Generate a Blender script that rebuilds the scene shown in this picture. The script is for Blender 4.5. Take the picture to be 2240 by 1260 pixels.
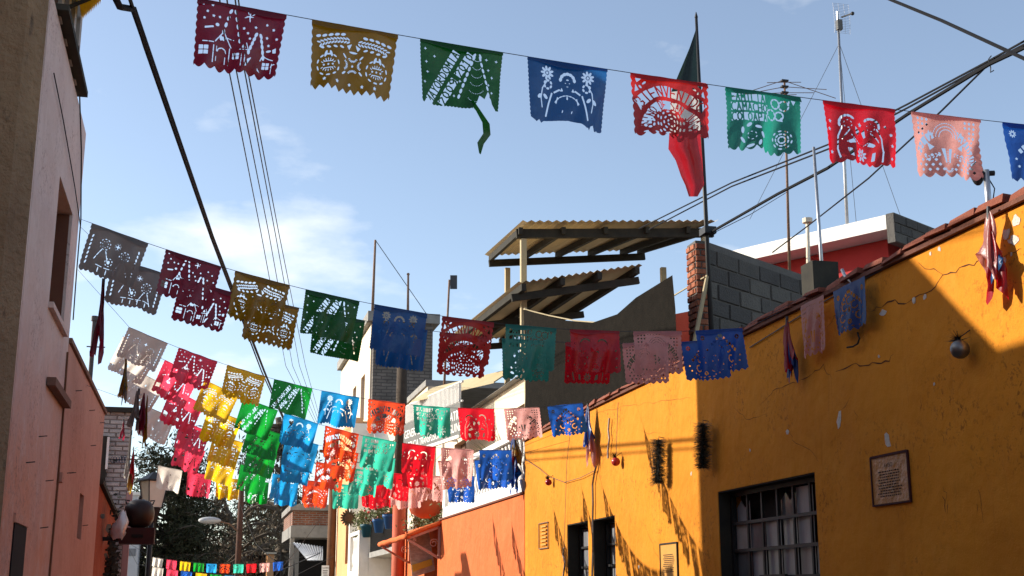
import bpy, math, random
import numpy as np
from mathutils import Vector, Matrix
random.seed(7); RNG = np.random.default_rng(7)
for o in list(bpy.data.objects): bpy.data.objects.remove(o)
SC = bpy.context.scene; COL = SC.collection

# ------------------------------------------------------------------ camera
F = 2800.0; VX, VY = 430.0, 1310.0                     # focal length in photo pixels, vanishing point of the street
PITCH = math.atan((VY-630)/F)
YAW = math.atan((1120-VX)/(F*math.cos(PITCH)+(VY-630)*math.sin(PITCH)))
cam = bpy.data.cameras.new('camera'); cam.sensor_width = 36; cam.lens = 36*F/2240
cam.clip_start = 0.05; cam.clip_end = 1500
camo = bpy.data.objects.new('camera', cam); COL.objects.link(camo)
camo.location = (0, 0, 1.6); camo.rotation_euler = (math.pi/2+PITCH, 0, -YAW); SC.camera = camo

# ------------------------------------------------------------------ sun, sky, exposure
SUN_EL = math.radians(22.8); SUN_AZ = math.atan2(-1.0, 0.5)      # azimuth from +Y towards +X
sdir = Vector((math.sin(SUN_AZ)*math.cos(SUN_EL), math.cos(SUN_AZ)*math.cos(SUN_EL), math.sin(SUN_EL)))
sun = bpy.data.lights.new('sun', 'SUN'); sun.energy = 5.0; sun.angle = math.radians(0.53); sun.color = (1.0, 0.93, 0.80)
suno = bpy.data.objects.new('sun', sun); COL.objects.link(suno)
suno.rotation_euler = (-sdir).to_track_quat('-Z', 'Y').to_euler(); suno.location = (-30, 15, 30)
W = bpy.data.worlds.new('World'); SC.world = W; W.use_nodes = True
wn = W.node_tree.nodes; wl = W.node_tree.links; wn.clear()
wout = wn.new('ShaderNodeOutputWorld'); wbg = wn.new('ShaderNodeBackground'); wbg.inputs['Strength'].default_value = 0.145
sky = wn.new('ShaderNodeTexSky'); sky.sky_type = 'NISHITA'; sky.sun_disc = False
sky.sun_elevation = SUN_EL; sky.sun_rotation = SUN_AZ; sky.altitude = 1500; sky.air_density = 1.0; sky.dust_density = 2.4; sky.ozone_density = 0.3
wtc = wn.new('ShaderNodeTexCoord'); wsep = wn.new('ShaderNodeSeparateXYZ'); wl.new(wtc.outputs['Generated'], wsep.inputs[0])
wz = wn.new('ShaderNodeMath'); wz.operation = 'ADD'; wz.inputs[1].default_value = 0.16; wl.new(wsep.outputs['Z'], wz.inputs[0])
wdv = wn.new('ShaderNodeVectorMath'); wdv.operation = 'DIVIDE'; wl.new(wtc.outputs['Generated'], wdv.inputs[0])
wcb = wn.new('ShaderNodeCombineXYZ'); [wl.new(wz.outputs[0], wcb.inputs[i]) for i in range(3)]; wl.new(wcb.outputs[0], wdv.inputs[1])
wmap = wn.new('ShaderNodeMapping'); wmap.inputs['Location'].default_value = (7.4, 3.3, 0.0); wl.new(wdv.outputs[0], wmap.inputs['Vector'])
wno = wn.new('ShaderNodeTexNoise'); wno.inputs['Scale'].default_value = 1.7; wno.inputs['Detail'].default_value = 7; wno.inputs['Roughness'].default_value = 0.55
wl.new(wmap.outputs[0], wno.inputs['Vector'])
wrp = wn.new('ShaderNodeValToRGB'); wrp.color_ramp.elements[0].position = 0.555; wrp.color_ramp.elements[1].position = 0.78
wrp.color_ramp.elements[0].color = (0.05, 0.05, 0.05, 1); wrp.color_ramp.elements[1].color = (0.9, 0.9, 0.9, 1)
wl.new(wno.outputs['Fac'], wrp.inputs['Fac'])
wmx = wn.new('ShaderNodeMixRGB'); wmx.inputs['Color2'].default_value = (6.2, 6.2, 6.0, 1)
wl.new(wrp.outputs['Color'], wmx.inputs['Fac']); wl.new(sky.outputs[0], wmx.inputs['Color1'])
wl.new(wmx.outputs[0], wbg.inputs['Color']); wl.new(wbg.outputs[0], wout.inputs['Surface'])
SC.view_settings.view_transform = 'Standard'; SC.view_settings.look = 'None'; SC.view_settings.gamma = 1.0
SC.view_settings.use_curve_mapping = False; SC.view_settings.exposure = 0.64
SC.render.engine = 'CYCLES'; SC.cycles.max_bounces = 8; SC.cycles.transparent_max_bounces = 12

# ------------------------------------------------------------------ pixel -> place (distance always from the wall or depth of the thing)
_fw = np.array([math.cos(PITCH)*math.sin(YAW), math.cos(PITCH)*math.cos(YAW), math.sin(PITCH)])
_rt = np.array([math.cos(YAW), -math.sin(YAW), 0.0]); _up = np.cross(_rt, _fw); _C = np.array([0, 0, 1.6])
def _ray(px, py): return _fw*F+_rt*(px-1120)+_up*(630-py)
def PX(px, py, x): d = _ray(px, py); return Vector(_C+d*(x/d[0]))          # on the plane x = const (a street wall)
def PY(px, py, y): d = _ray(px, py); return Vector(_C+d*(y/d[1]))          # on the plane y = const (across the street)
XR = 4.6; XL = -1.525                                                      # the two street walls

# ------------------------------------------------------------------ materials
MATS = {}
def srgb(r, g, b): return tuple(((c/255)/12.92 if c/255 <= 0.04045 else ((c/255+0.055)/1.055)**2.4) for c in (r, g, b))
def mat(name, c1, c2=None, scale=4.0, rough=0.85, bump=0.0, bscale=40.0, metal=0.0, c3=None, stretch=None, detail=6, spec=0.3):
    """noise-mottled principled material: c1/c2 mixed by noise, c3 as sparse stains"""
    if name in MATS: return MATS[name]
    m = bpy.data.materials.new(name); m.use_nodes = True; n = m.node_tree.nodes; l = m.node_tree.links
    b = n['Principled BSDF']; b.inputs['Roughness'].default_value = rough; b.inputs['Metallic'].default_value = metal
    b.inputs['Specular IOR Level'].default_value = spec
    b.inputs['Base Color'].default_value = (*c1, 1)
    tc = n.new('ShaderNodeNewGeometry'); src = tc.outputs['Position']
    if stretch:
        mp = n.new('ShaderNodeMapping'); mp.inputs['Scale'].default_value = stretch; l.new(src, mp.inputs['Vector']); src = mp.outputs[0]
    if c2:
        no = n.new('ShaderNodeTexNoise'); no.inputs['Scale'].default_value = scale; no.inputs['Detail'].default_value = detail; no.inputs['Roughness'].default_value = 0.65
        l.new(src, no.inputs['Vector'])
        rp = n.new('ShaderNodeValToRGB'); rp.color_ramp.elements[0].position = 0.3; rp.color_ramp.elements[1].position = 0.72
        rp.color_ramp.elements[0].color = (*c1, 1); rp.color_ramp.elements[1].color = (*c2, 1)
        l.new(no.outputs['Fac'], rp.inputs['Fac']); out = rp.outputs['Color']
        if c3:
            n2 = n.new('ShaderNodeTexNoise'); n2.inputs['Scale'].default_value = scale*2.3; n2.inputs['Detail'].default_value = 8; n2.inputs['Roughness'].default_value = 0.7
            l.new(src, n2.inputs['Vector'])
            r2 = n.new('ShaderNodeValToRGB'); r2.color_ramp.elements[0].position = 0.60; r2.color_ramp.elements[1].position = 0.74
            l.new(n2.outputs['Fac'], r2.inputs['Fac'])
            mx = n.new('ShaderNodeMixRGB'); mx.inputs['Color2'].default_value = (*c3, 1); l.new(r2.outputs['Color'], mx.inputs['Fac']); l.new(out, mx.inputs['Color1']); out = mx.outputs[0]
        l.new(out, b.inputs['Base Color'])
    if bump:
        nb = n.new('ShaderNodeTexNoise'); nb.inputs['Scale'].default_value = bscale; nb.inputs['Detail'].default_value = 8; nb.inputs['Roughness'].default_value = 0.6
        l.new(tc.outputs['Position'], nb.inputs['Vector'])
        bp = n.new('ShaderNodeBump'); bp.inputs['Strength'].default_value = bump; bp.inputs['Distance'].default_value = 0.03
        l.new(nb.outputs['Fac'], bp.inputs['Height']); l.new(bp.outputs[0], b.inputs['Normal'])
    MATS[name] = m; return m

def stucco(name, base, dark, pale, stain, bump=0.5, low=None, zsplit=None, zsoft=0.6, dirtz=None):
    """painted plaster: blotches, fine grain, vertical runs, flaked spots; optional second paint colour below zsplit"""
    m = bpy.data.materials.new(name); m.use_nodes = True; n = m.node_tree.nodes; l = m.node_tree.links
    b = n['Principled BSDF']; b.inputs['Roughness'].default_value = 0.9; b.inputs['Specular IOR Level'].default_value = 0.15
    g = n.new('ShaderNodeNewGeometry'); pos = g.outputs['Position']
    def noise(s, d=6, r=0.6, vec=pos):
        t = n.new('ShaderNodeTexNoise'); t.inputs['Scale'].default_value = s; t.inputs['Detail'].default_value = d; t.inputs['Roughness'].default_value = r; l.new(vec, t.inputs['Vector']); return t.outputs['Fac']
    def ramp(f, p0, p1, v0=0.0, v1=1.0):
        r = n.new('ShaderNodeMapRange'); r.inputs['From Min'].default_value = p0; r.inputs['From Max'].default_value = p1; r.inputs['To Min'].default_value = v0; r.inputs['To Max'].default_value = v1; l.new(f, r.inputs['Value']); return r.outputs[0]
    def mix(f, a, c):
        x = n.new('ShaderNodeMixRGB')
        l.new(f, x.inputs['Fac'])
        if isinstance(a, tuple): x.inputs['Color1'].default_value = (*a, 1)
        else: l.new(a, x.inputs['Color1'])
        x.inputs['Color2'].default_value = (*c, 1); return x.outputs[0]
    col = base
    if low:
        sp = n.new('ShaderNodeSeparateXYZ'); l.new(pos, sp.inputs[0])
        ad = n.new('ShaderNodeMath'); ad.operation = 'MULTIPLY_ADD'; l.new(noise(1.3), ad.inputs[0]); ad.inputs[1].default_value = 1.2; l.new(sp.outputs['Z'], ad.inputs[2])
        col = mix(ramp(ad.outputs[0], zsplit+0.6+zsoft, zsplit+0.6-zsoft), base, low)
    col = mix(ramp(noise(0.9, 5), 0.35, 0.75, 0, 0.65), col, dark)
    col = mix(ramp(noise(3.3, 7, 0.7), 0.52, 0.80, 0, 0.55), col, pale)
    mp = n.new('ShaderNodeMapping'); mp.inputs['Scale'].default_value = (7, 7, 0.5); l.new(pos, mp.inputs['Vector'])
    col = mix(ramp(noise(1.0, 5, 0.6, mp.outputs[0]), 0.58, 0.85, 0, 0.45), col, dark)
    mp2 = n.new('ShaderNodeMapping'); mp2.inputs['Location'].default_value = (5, 3, 9); l.new(pos, mp2.inputs['Vector'])
    col = mix(ramp(noise(5.0, 9, 0.75, mp2.outputs[0]), 0.68, 0.74, 0, 0.8), col, stain)
    mp3 = n.new('ShaderNodeMapping'); mp3.inputs['Location'].default_value = (1, 8, 4); l.new(pos, mp3.inputs['Vector'])
    sp_ = n.new('ShaderNodeMath'); sp_.operation = 'MULTIPLY'; l.new(ramp(noise(26, 6, 0.7, mp3.outputs[0]), 0.54, 0.63, 0, 0.9), sp_.inputs[0]); l.new(ramp(noise(1.1, 4, 0.6, mp3.outputs[0]), 0.46, 0.62), sp_.inputs[1])
    col = mix(sp_.outputs[0], col, stain)
    mp4 = n.new('ShaderNodeMapping'); mp4.inputs['Scale'].default_value = (3, 3, 0.35); mp4.inputs['Location'].default_value = (2, 2, 2); l.new(pos, mp4.inputs['Vector'])
    col = mix(ramp(noise(2.2, 7, 0.7, mp4.outputs[0]), 0.60, 0.80, 0, 0.5), col, tuple(c*0.55 for c in dark))
    l.new(col, b.inputs['Base Color'])
    h = n.new('ShaderNodeMath'); h.operation = 'MULTIPLY_ADD'; l.new(noise(9, 8, 0.62), h.inputs[0]); h.inputs[1].default_value = 1.0; fn_ = n.new('ShaderNodeMath'); fn_.operation = 'MULTIPLY'; fn_.inputs[1].default_value = 0.30; l.new(noise(70, 4, 0.6), fn_.inputs[0]); l.new(fn_.outputs[0], h.inputs[2])
    bp = n.new('ShaderNodeBump'); bp.inputs['Strength'].default_value = bump; bp.inputs['Distance'].default_value = 0.022
    l.new(h.outputs[0], bp.inputs['Height']); bp2 = n.new('ShaderNodeBump'); bp2.inputs['Strength'].default_value = min(1, bump*1.3); bp2.inputs['Distance'].default_value = 0.10; l.new(noise(1.9, 3, 0.5), bp2.inputs['Height']); l.new(bp2.outputs[0], bp.inputs['Normal'])
    l.new(bp.outputs[0], b.inputs['Normal'])
    MATS[name] = m; return m

def brickmat(name, c1, c2, mortar, scale=1.0, rot=None):
    m = bpy.data.materials.new(name); m.use_nodes = True; n = m.node_tree.nodes; l = m.node_tree.links
    b = n['Principled BSDF']; b.inputs['Roughness'].default_value = 0.92
    g = n.new('ShaderNodeNewGeometry'); sp = n.new('ShaderNodeSeparateXYZ'); l.new(g.outputs['Position'], sp.inputs[0])
    ad = n.new('ShaderNodeMath'); l.new(sp.outputs['X'], ad.inputs[0]); l.new(sp.outputs['Y'], ad.inputs[1])
    cb0 = n.new('ShaderNodeCombineXYZ'); l.new(ad.outputs[0], cb0.inputs[0]); l.new(sp.outputs['Z'], cb0.inputs[1])
    wn_ = n.new('ShaderNodeTexNoise'); wn_.inputs['Scale'].default_value = 5; wn_.inputs['Detail'].default_value = 3; l.new(g.outputs['Position'], wn_.inputs['Vector'])
    cb = n.new('ShaderNodeMixRGB'); cb.blend_type = 'ADD'; cb.inputs['Fac'].default_value = 0.045; l.new(cb0.outputs[0], cb.inputs['Color1']); l.new(wn_.outputs['Color'], cb.inputs['Color2'])
    br = n.new('ShaderNodeTexBrick'); br.inputs['Scale'].default_value = scale; br.inputs['Mortar Size'].default_value = 0.012
    br.inputs['Brick Width'].default_value = 0.26; br.inputs['Row Height'].default_value = 0.08
    br.inputs['Color1'].default_value = (*c1, 1); br.inputs['Color2'].default_value = (*c2, 1); br.inputs['Mortar'].default_value = (*mortar, 1)
    l.new(cb.outputs[0], br.inputs['Vector'])
    no = n.new('ShaderNodeTexNoise'); no.inputs['Scale'].default_value = 2.5; no.inputs['Detail'].default_value = 8; l.new(g.outputs['Position'], no.inputs['Vector'])
    mx = n.new('ShaderNodeMixRGB'); mx.blend_type = 'MULTIPLY'; mx.inputs['Fac'].default_value = 0.7; l.new(br.outputs['Color'], mx.inputs['Color1']); l.new(no.outputs['Fac'], mx.inputs['Color2'])
    l.new(mx.outputs[0], b.inputs['Base Color'])
    bp = n.new('ShaderNodeBump'); bp.inputs['Strength'].default_value = 0.6; bp.inputs['Distance'].default_value = 0.02; bp.invert = True
    l.new(br.outputs['Fac'], bp.inputs['Height']); l.new(bp.outputs[0], b.inputs['Normal'])
    MATS[name] = m; return m

def sheetmat(name, col, trans=0.5, gloss=0.03):
    """thin coloured plastic or paper sheet: reflects and lets light through"""
    if name in MATS: return MATS[name]
    m = bpy.data.materials.new(name); m.use_nodes = True; n = m.node_tree.nodes; l = m.node_tree.links; n.clear()
    o = n.new('ShaderNodeOutputMaterial'); d = n.new('ShaderNodeBsdfDiffuse'); t = n.new('ShaderNodeBsdfTranslucent'); gl = n.new('ShaderNodeBsdfGlossy')
    gl.inputs['Roughness'].default_value = 0.35; gl.inputs['Color'].default_value = (1, 1, 1, 1)
    g = n.new('ShaderNodeNewGeometry'); no = n.new('ShaderNodeTexNoise'); no.inputs['Scale'].default_value = 9; no.inputs['Detail'].default_value = 5; l.new(g.outputs['Position'], no.inputs['Vector'])
    rp = n.new('ShaderNodeValToRGB'); rp.color_ramp.elements[0].position = 0.3; rp.color_ramp.elements[1].position = 0.7
    rp.color_ramp.elements[0].color = (*[c*0.86 for c in col], 1); rp.color_ramp.elements[1].color = (*col, 1); l.new(no.outputs['Fac'], rp.inputs['Fac'])
    l.new(rp.outputs[0], d.inputs['Color']); l.new(rp.outputs[0], t.inputs['Color'])
    a = n.new('ShaderNodeMixShader'); a.inputs[0].default_value = trans; l.new(d.outputs[0], a.inputs[1]); l.new(t.outputs[0], a.inputs[2])
    c = n.new('ShaderNodeMixShader'); c.inputs[0].default_value = gloss; l.new(a.outputs[0], c.inputs[1]); l.new(gl.outputs[0], c.inputs[2]); l.new(c.outputs[0], o.inputs['Surface'])
    n3 = n.new('ShaderNodeTexNoise'); n3.inputs['Scale'].default_value = 28; n3.inputs['Detail'].default_value = 4; l.new(g.outputs['Position'], n3.inputs['Vector'])
    bp = n.new('ShaderNodeBump'); bp.inputs['Strength'].default_value = 0.35; bp.inputs['Distance'].default_value = 0.01; l.new(n3.outputs['Fac'], bp.inputs['Height'])
    for s in (d, t, gl): l.new(bp.outputs[0], s.inputs['Normal'])
    MATS[name] = m; return m

M_YEL = stucco('yellow_plaster', (0.60, 0.225, 0.018), (0.45, 0.150, 0.012), (0.62, 0.27, 0.038), (0.24, 0.085, 0.012), 0.42)
M_ORA = stucco('orange_plaster', (0.62, 0.145, 0.045), (0.55, 0.12, 0.035), (0.66, 0.18, 0.07), (0.40, 0.085, 0.03), 0.6)
M_SAL = stucco('salmon_plaster', (0.55, 0.285, 0.215), (0.43, 0.20, 0.145), (0.56, 0.29, 0.23), (0.22, 0.09, 0.07), 0.5)
M_TALL = stucco('pale_pink_plaster', (0.62, 0.50, 0.47), (0.50, 0.36, 0.33), (0.68, 0.58, 0.55), (0.26, 0.16, 0.14), 0.5, low=(0.64, 0.30, 0.20), zsplit=3.6, zsoft=1.0)
M_RED = stucco('worn_red_plaster', (0.36, 0.075, 0.03), (0.22, 0.05, 0.02), (0.45, 0.14, 0.05), (0.05, 0.03, 0.02), 0.6)
M_CREAM = stucco('cream_plaster', (0.72, 0.62, 0.48), (0.62, 0.52, 0.40), (0.78, 0.70, 0.58), (0.45, 0.36, 0.26), 0.3)
M_WHITE = mat('white_paint', (0.80, 0.78, 0.74), (0.70, 0.67, 0.62), 5, 0.7, 0.15, 60)
M_PEACH = stucco('peach_plaster', (0.70, 0.36, 0.17), (0.62, 0.30, 0.13), (0.74, 0.42, 0.22), (0.5, 0.24, 0.1), 0.3)
M_GREYC = mat('grey_concrete', (0.20, 0.19, 0.18), (0.30, 0.29, 0.27), 3, 0.9, 0.4, 30, c3=(0.12, 0.11, 0.10))
M_POLE = mat('stained_concrete', (0.22, 0.14, 0.080), (0.32, 0.215, 0.125), 2.2, 0.92, 1.0, 22, c3=(0.06, 0.045, 0.035), stretch=(3, 3, 0.9))
M_BRICKW = brickmat('whitewashed_brick', (0.52, 0.49, 0.45), (0.62, 0.59, 0.55), (0.25, 0.22, 0.20))
M_BRICKR = brickmat('red_brick', (0.36, 0.12, 0.06), (0.28, 0.09, 0.05), (0.35, 0.32, 0.28))
M_BLOCK = brickmat('grey_block', (0.10, 0.09, 0.082), (0.075, 0.068, 0.062), (0.045, 0.04, 0.038), 0.62)
M_COP = mat('red_coping_brick', (0.17, 0.045, 0.026), (0.25, 0.075, 0.038), 9, 0.85, 0.5, 50, c3=(0.10, 0.03, 0.02))
M_MORTAR = mat('coping_mortar', (0.16, 0.06, 0.035), (0.10, 0.04, 0.03), 8, 0.9, 0.5, 40)
M_BLACK = mat('black_metal', (0.012, 0.012, 0.013), (0.02, 0.02, 0.022), 12, 0.5, c3=(0.05, 0.022, 0.012))
M_CABLE = mat('black_cable', (0.008, 0.008, 0.010), None, rough=0.7, spec=0.12)
M_WIRE = mat('dark_wire', (0.05, 0.055, 0.065), None, rough=0.6)
M_STEEL = mat('grey_steel', (0.42, 0.43, 0.45), (0.30, 0.30, 0.32), 20, 0.4, metal=0.8)
M_RUST = mat('rusty_pipe', (0.16, 0.09, 0.06), (0.24, 0.15, 0.10), 14, 0.75, 0.3)
M_GALV = mat('galvanised_sheet', (0.55, 0.57, 0.60), (0.45, 0.47, 0.50), 6, 0.5, metal=0.3)
M_TANROOF = mat('tan_corrugated_sheet', (0.55, 0.44, 0.27), (0.48, 0.38, 0.22), 4, 0.8)
M_BEAM = mat('dark_beam', (0.03, 0.028, 0.025), (0.05, 0.045, 0.035), 6, 0.8, spec=0.08)
M_TANPOST = mat('tan_post', (0.42, 0.34, 0.20), (0.35, 0.28, 0.17), 6, 0.8)
M_WOOD = mat('brown_wood', (0.07, 0.030, 0.015), (0.11, 0.05, 0.025), 8, 0.8, 0.4, 30, stretch=(6, 6, 0.6))
M_DARK = mat('dark_interior', (0.010, 0.009, 0.009), None, rough=0.95)
M_GLASS = mat('dusty_glass', (0.13, 0.135, 0.15), (0.24, 0.25, 0.27), 7, 0.35, c3=(0.16, 0.16, 0.165), stretch=(1, 1, 0.35), spec=0.5)
M_GLASS2 = mat('grimy_glass', (0.18, 0.165, 0.15), (0.30, 0.28, 0.26), 6, 0.45, stretch=(1, 1, 0.4), spec=0.5)
M_GLASS3 = mat('tinted_glass', (0.05, 0.055, 0.06), (0.12, 0.12, 0.125), 5, 0.12, stretch=(1, 1, 0.4), spec=0.6)
M_REDWALL = mat('red_wall_paint', (0.42, 0.03, 0.03), (0.36, 0.025, 0.025), 3, 0.8, 0.2)
M_CLOTH = mat('dark_shade_net', (0.012, 0.011, 0.010), (0.018, 0.016, 0.014), 9, 0.95, 0.4, 60, spec=0.0)
M_PATCH = mat('bare_plaster', (0.50, 0.44, 0.38), (0.62, 0.57, 0.50), 14, 0.95, 0.6, 60)
M_CRACK = mat('crack', (0.07, 0.028, 0.010), None, rough=1.0)
M_ROAD = mat('road_asphalt', (0.05, 0.05, 0.052), (0.07, 0.068, 0.066), 5, 0.95, 0.5, 90)
M_PAVE = mat('pavement_concrete', (0.30, 0.28, 0.26), (0.24, 0.22, 0.20), 2, 0.95, 0.4, 60)
M_GROUND = mat('dusty_ground', (0.22, 0.17, 0.12), (0.16, 0.13, 0.09), 0.4, 0.95, 0.3)
M_BARK = mat('tree_bark', (0.09, 0.068, 0.052), (0.15, 0.12, 0.09), 6, 0.95, 0.6, 30, stretch=(3, 3, 0.5))
M_YSHEET = sheetmat('yellow_fibreglass', (0.85, 0.52, 0.03), 0.55, 0.05)

# ------------------------------------------------------------------ mesh helpers
class MB:
    def __init__(s): s.v = []; s.f = []
    def add(s, vs, fs):
        k = len(s.v); s.v += [Vector(v) for v in vs]; s.f += [tuple(i+k for i in f) for f in fs]; return s
    def box(s, x0, x1, y0, y1, z0, z1):
        return s.add([(x0, y0, z0), (x1, y0, z0), (x1, y1, z0), (x0, y1, z0), (x0, y0, z1), (x1, y0, z1), (x1, y1, z1), (x0, y1, z1)],
                     [(0, 3, 2, 1), (4, 5, 6, 7), (0, 1, 5, 4), (1, 2, 6, 5), (2, 3, 7, 6), (3, 0, 4, 7)])
    def hexa(s, p):          # 8 points: bottom loop then top loop
        return s.add(p, [(0, 3, 2, 1), (4, 5, 6, 7), (0, 1, 5, 4), (1, 2, 6, 5), (2, 3, 7, 6), (3, 0, 4, 7)])
    def bar(s, a, b, w, h=None, upv=(0, 0, 1)):
        a = Vector(a); b = Vector(b); h = h or w; d = (b-a).normalized(); u = Vector(upv)
        if abs(d.dot(u)) > 0.98: u = Vector((1, 0, 0))
        r = d.cross(u).normalized()*w/2; t = r.cross(d).normalized()*h/2
        return s.add([a-r-t, a+r-t, a+r+t, a-r+t, b-r-t, b+r-t, b+r+t, b-r+t], [(0, 3, 2, 1), (4, 5, 6, 7), (0, 1, 5, 4), (1, 2, 6, 5), (2, 3, 7, 6), (3, 0, 4, 7)])
    def tube(s, pts, r, n=6, r1=None, cap=True):
        pts = [Vector(p) for p in pts]; m = len(pts); rings = []; prev = None
        for i, p in enumerate(pts):
            d = (pts[min(i+1, m-1)]-pts[max(i-1, 0)]).normalized()
            if prev is None: u = d.orthogonal().normalized()
            else:
                u = prev-d*prev.dot(d); u = u.normalized() if u.length > 1e-6 else d.orthogonal().normalized()
            prev = u; w = d.cross(u)
            rr = r[i] if isinstance(r, (list, tuple)) else (r if r1 is None else r+(r1-r)*i/(m-1))
            rings.append([p+(u*math.cos(2*math.pi*k/n)+w*math.sin(2*math.pi*k/n))*rr for k in range(n)])
        k0 = len(s.v); fs = []
        for i in range(m-1):
            for k in range(n): fs.append((i*n+k, i*n+(k+1) % n, (i+1)*n+(k+1) % n, (i+1)*n+k))
        if cap: fs.append(tuple(range(n-1, -1, -1))); fs.append(tuple((m-1)*n+k for k in range(n)))
        return s.add([v for ring in rings for v in ring], fs)
    def lathe(s, c, prof, n=10, axis=None):   # prof: (radius, height)
        c = Vector(c); rings = [[c+Vector((r*math.cos(2*math.pi*k/n), r*math.sin(2*math.pi*k/n), z)) for k in range(n)] for r, z in prof]
        fs = []; m = len(rings)
        for i in range(m-1):
            for k in range(n): fs.append((i*n+k, i*n+(k+1) % n, (i+1)*n+(k+1) % n, (i+1)*n+k))
        fs.append(tuple(range(n-1, -1, -1))); fs.append(tuple((m-1)*n+k for k in range(n)))
        return s.add([v for r in rings for v in r], fs)
    def plate(s, pts, thick):   # flat polygon with thickness vector
        t = Vector(thick); n = len(pts); pts = [Vector(p) for p in pts]
        return s.add(pts+[p+t for p in pts], [tuple(range(n-1, -1, -1)), tuple(range(n, 2*n))]+[(i, (i+1) % n, n+(i+1) % n, n+i) for i in range(n)])
    def ball(s, c, r, n=12, m=8, sc=(1, 1, 1)):
        c = Vector(c); vs = [c+Vector((0, 0, -r*sc[2]))]
        for i in range(1, m):
            a = -math.pi/2+math.pi*i/m
            vs += [c+Vector((r*math.cos(a)*math.cos(2*math.pi*k/n)*sc[0], r*math.cos(a)*math.sin(2*math.pi*k/n)*sc[1], r*math.sin(a)*sc[2])) for k in range(n)]
        vs.append(c+Vector((0, 0, r*sc[2]))); fs = [(0, 1+(k+1) % n, 1+k) for k in range(n)]
        for i in range(m-2):
            for k in range(n): fs.append((1+i*n+k, 1+i*n+(k+1) % n, 1+(i+1)*n+(k+1) % n, 1+(i+1)*n+k))
        L = len(vs)-1; b = 1+(m-2)*n; fs += [(b+k, b+(k+1) % n, L) for k in range(n)]
        return s.add(vs, fs)
def link(name, mesh, m, parent=None):
    o = bpy.data.objects.new(name, mesh); COL.objects.link(o)
    if m is not None and not mesh.materials: mesh.materials.append(m)
    if parent: o.parent = parent
    return o
def gloc(p):
    v = Vector((0, 0, 0))
    while p: v += p.location; p = p.parent
    return v
def obj(name, mb, m, parent=None, smooth=False, origin=None):
    off = gloc(parent) if parent else Vector(origin or (0, 0, 0))
    me = bpy.data.meshes.new(name); me.from_pydata([tuple(v-off) for v in mb.v], [], mb.f); me.update()
    if smooth: me.polygons.foreach_set('use_smooth', [True]*len(me.polygons))
    o = link(name, me, m, parent)
    if not parent: o.location = off
    return o
def tag(o, label, cat, group=None):
    o['label'] = label; o['category'] = cat
    if group: o['group'] = group
    return o
def thing(name, label, cat, loc, group=None):
    o = bpy.data.objects.new(name, None); COL.objects.link(o); o.location = Vector(loc); o.empty_display_size = 0.2
    return tag(o, label, cat, group)
def struct(name, mb, m): o = obj(name, mb, m); o['kind'] = 'structure'; return o

def wall_yz(mb, x0, x1, y0, y1, z0, z1, holes):
    """wall slab between x0 (street face) and x1 with rectangular holes (ya, yb, za, zb) through it"""
    ys = sorted({y0, y1, *[h[0] for h in holes], *[h[1] for h in holes]}); zs = sorted({z0, z1, *[h[2] for h in holes], *[h[3] for h in holes]})
    inside = lambda y, z: any(h[0] < y < h[1] and h[2] < z < h[3] for h in holes)
    for x in (x0, x1):
        for i in range(len(ys)-1):
            for j in range(len(zs)-1):
                if not inside((ys[i]+ys[i+1])/2, (zs[j]+zs[j+1])/2):
                    mb.add([(x, ys[i], zs[j]), (x, ys[i+1], zs[j]), (x, ys[i+1], zs[j+1]), (x, ys[i], zs[j+1])], [(0, 1, 2, 3) if x == x1 else (3, 2, 1, 0)])
    def rim(a, b, c, d): mb.add([(x0, a, c), (x1, a, c), (x1, b, d), (x0, b, d)], [(0, 1, 2, 3)])
    rim(y0, y0, z0, z1); rim(y1, y1, z1, z0); rim(y0, y1, z1, z1); rim(y1, y0, z0, z0)
    for a, b, c, d in holes: rim(a, a, d, c); rim(b, b, c, d); rim(a, b, c, c); rim(b, a, d, d)
    return mb

# ================================================================== THE SETTING
g = MB(); g.add([(-400, -60, -0.02), (400, -60, -0.02), (400, 700, -0.02), (-400, 700, -0.02)], [(0, 1, 2, 3)]); struct('ground', g, M_GROUND)
struct('road', MB().box(-0.70, 3.55, -20, 110, -0.015, 0.0), M_ROAD)
struct('pavement_left', MB().box(-1.60, -0.86, -20, 110, -0.01, 0.13), M_PAVE)
struct('pavement_right', MB().box(3.71, 4.70, -20, 110, -0.01, 0.13), M_PAVE)
struct('kerb_left', MB().box(-0.855, -0.705, -20, 110, -0.012, 0.135), M_GREYC)
struct('kerb_right', MB().box(3.555, 3.705, -20, 110, -0.012, 0.135), M_GREYC)

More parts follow.
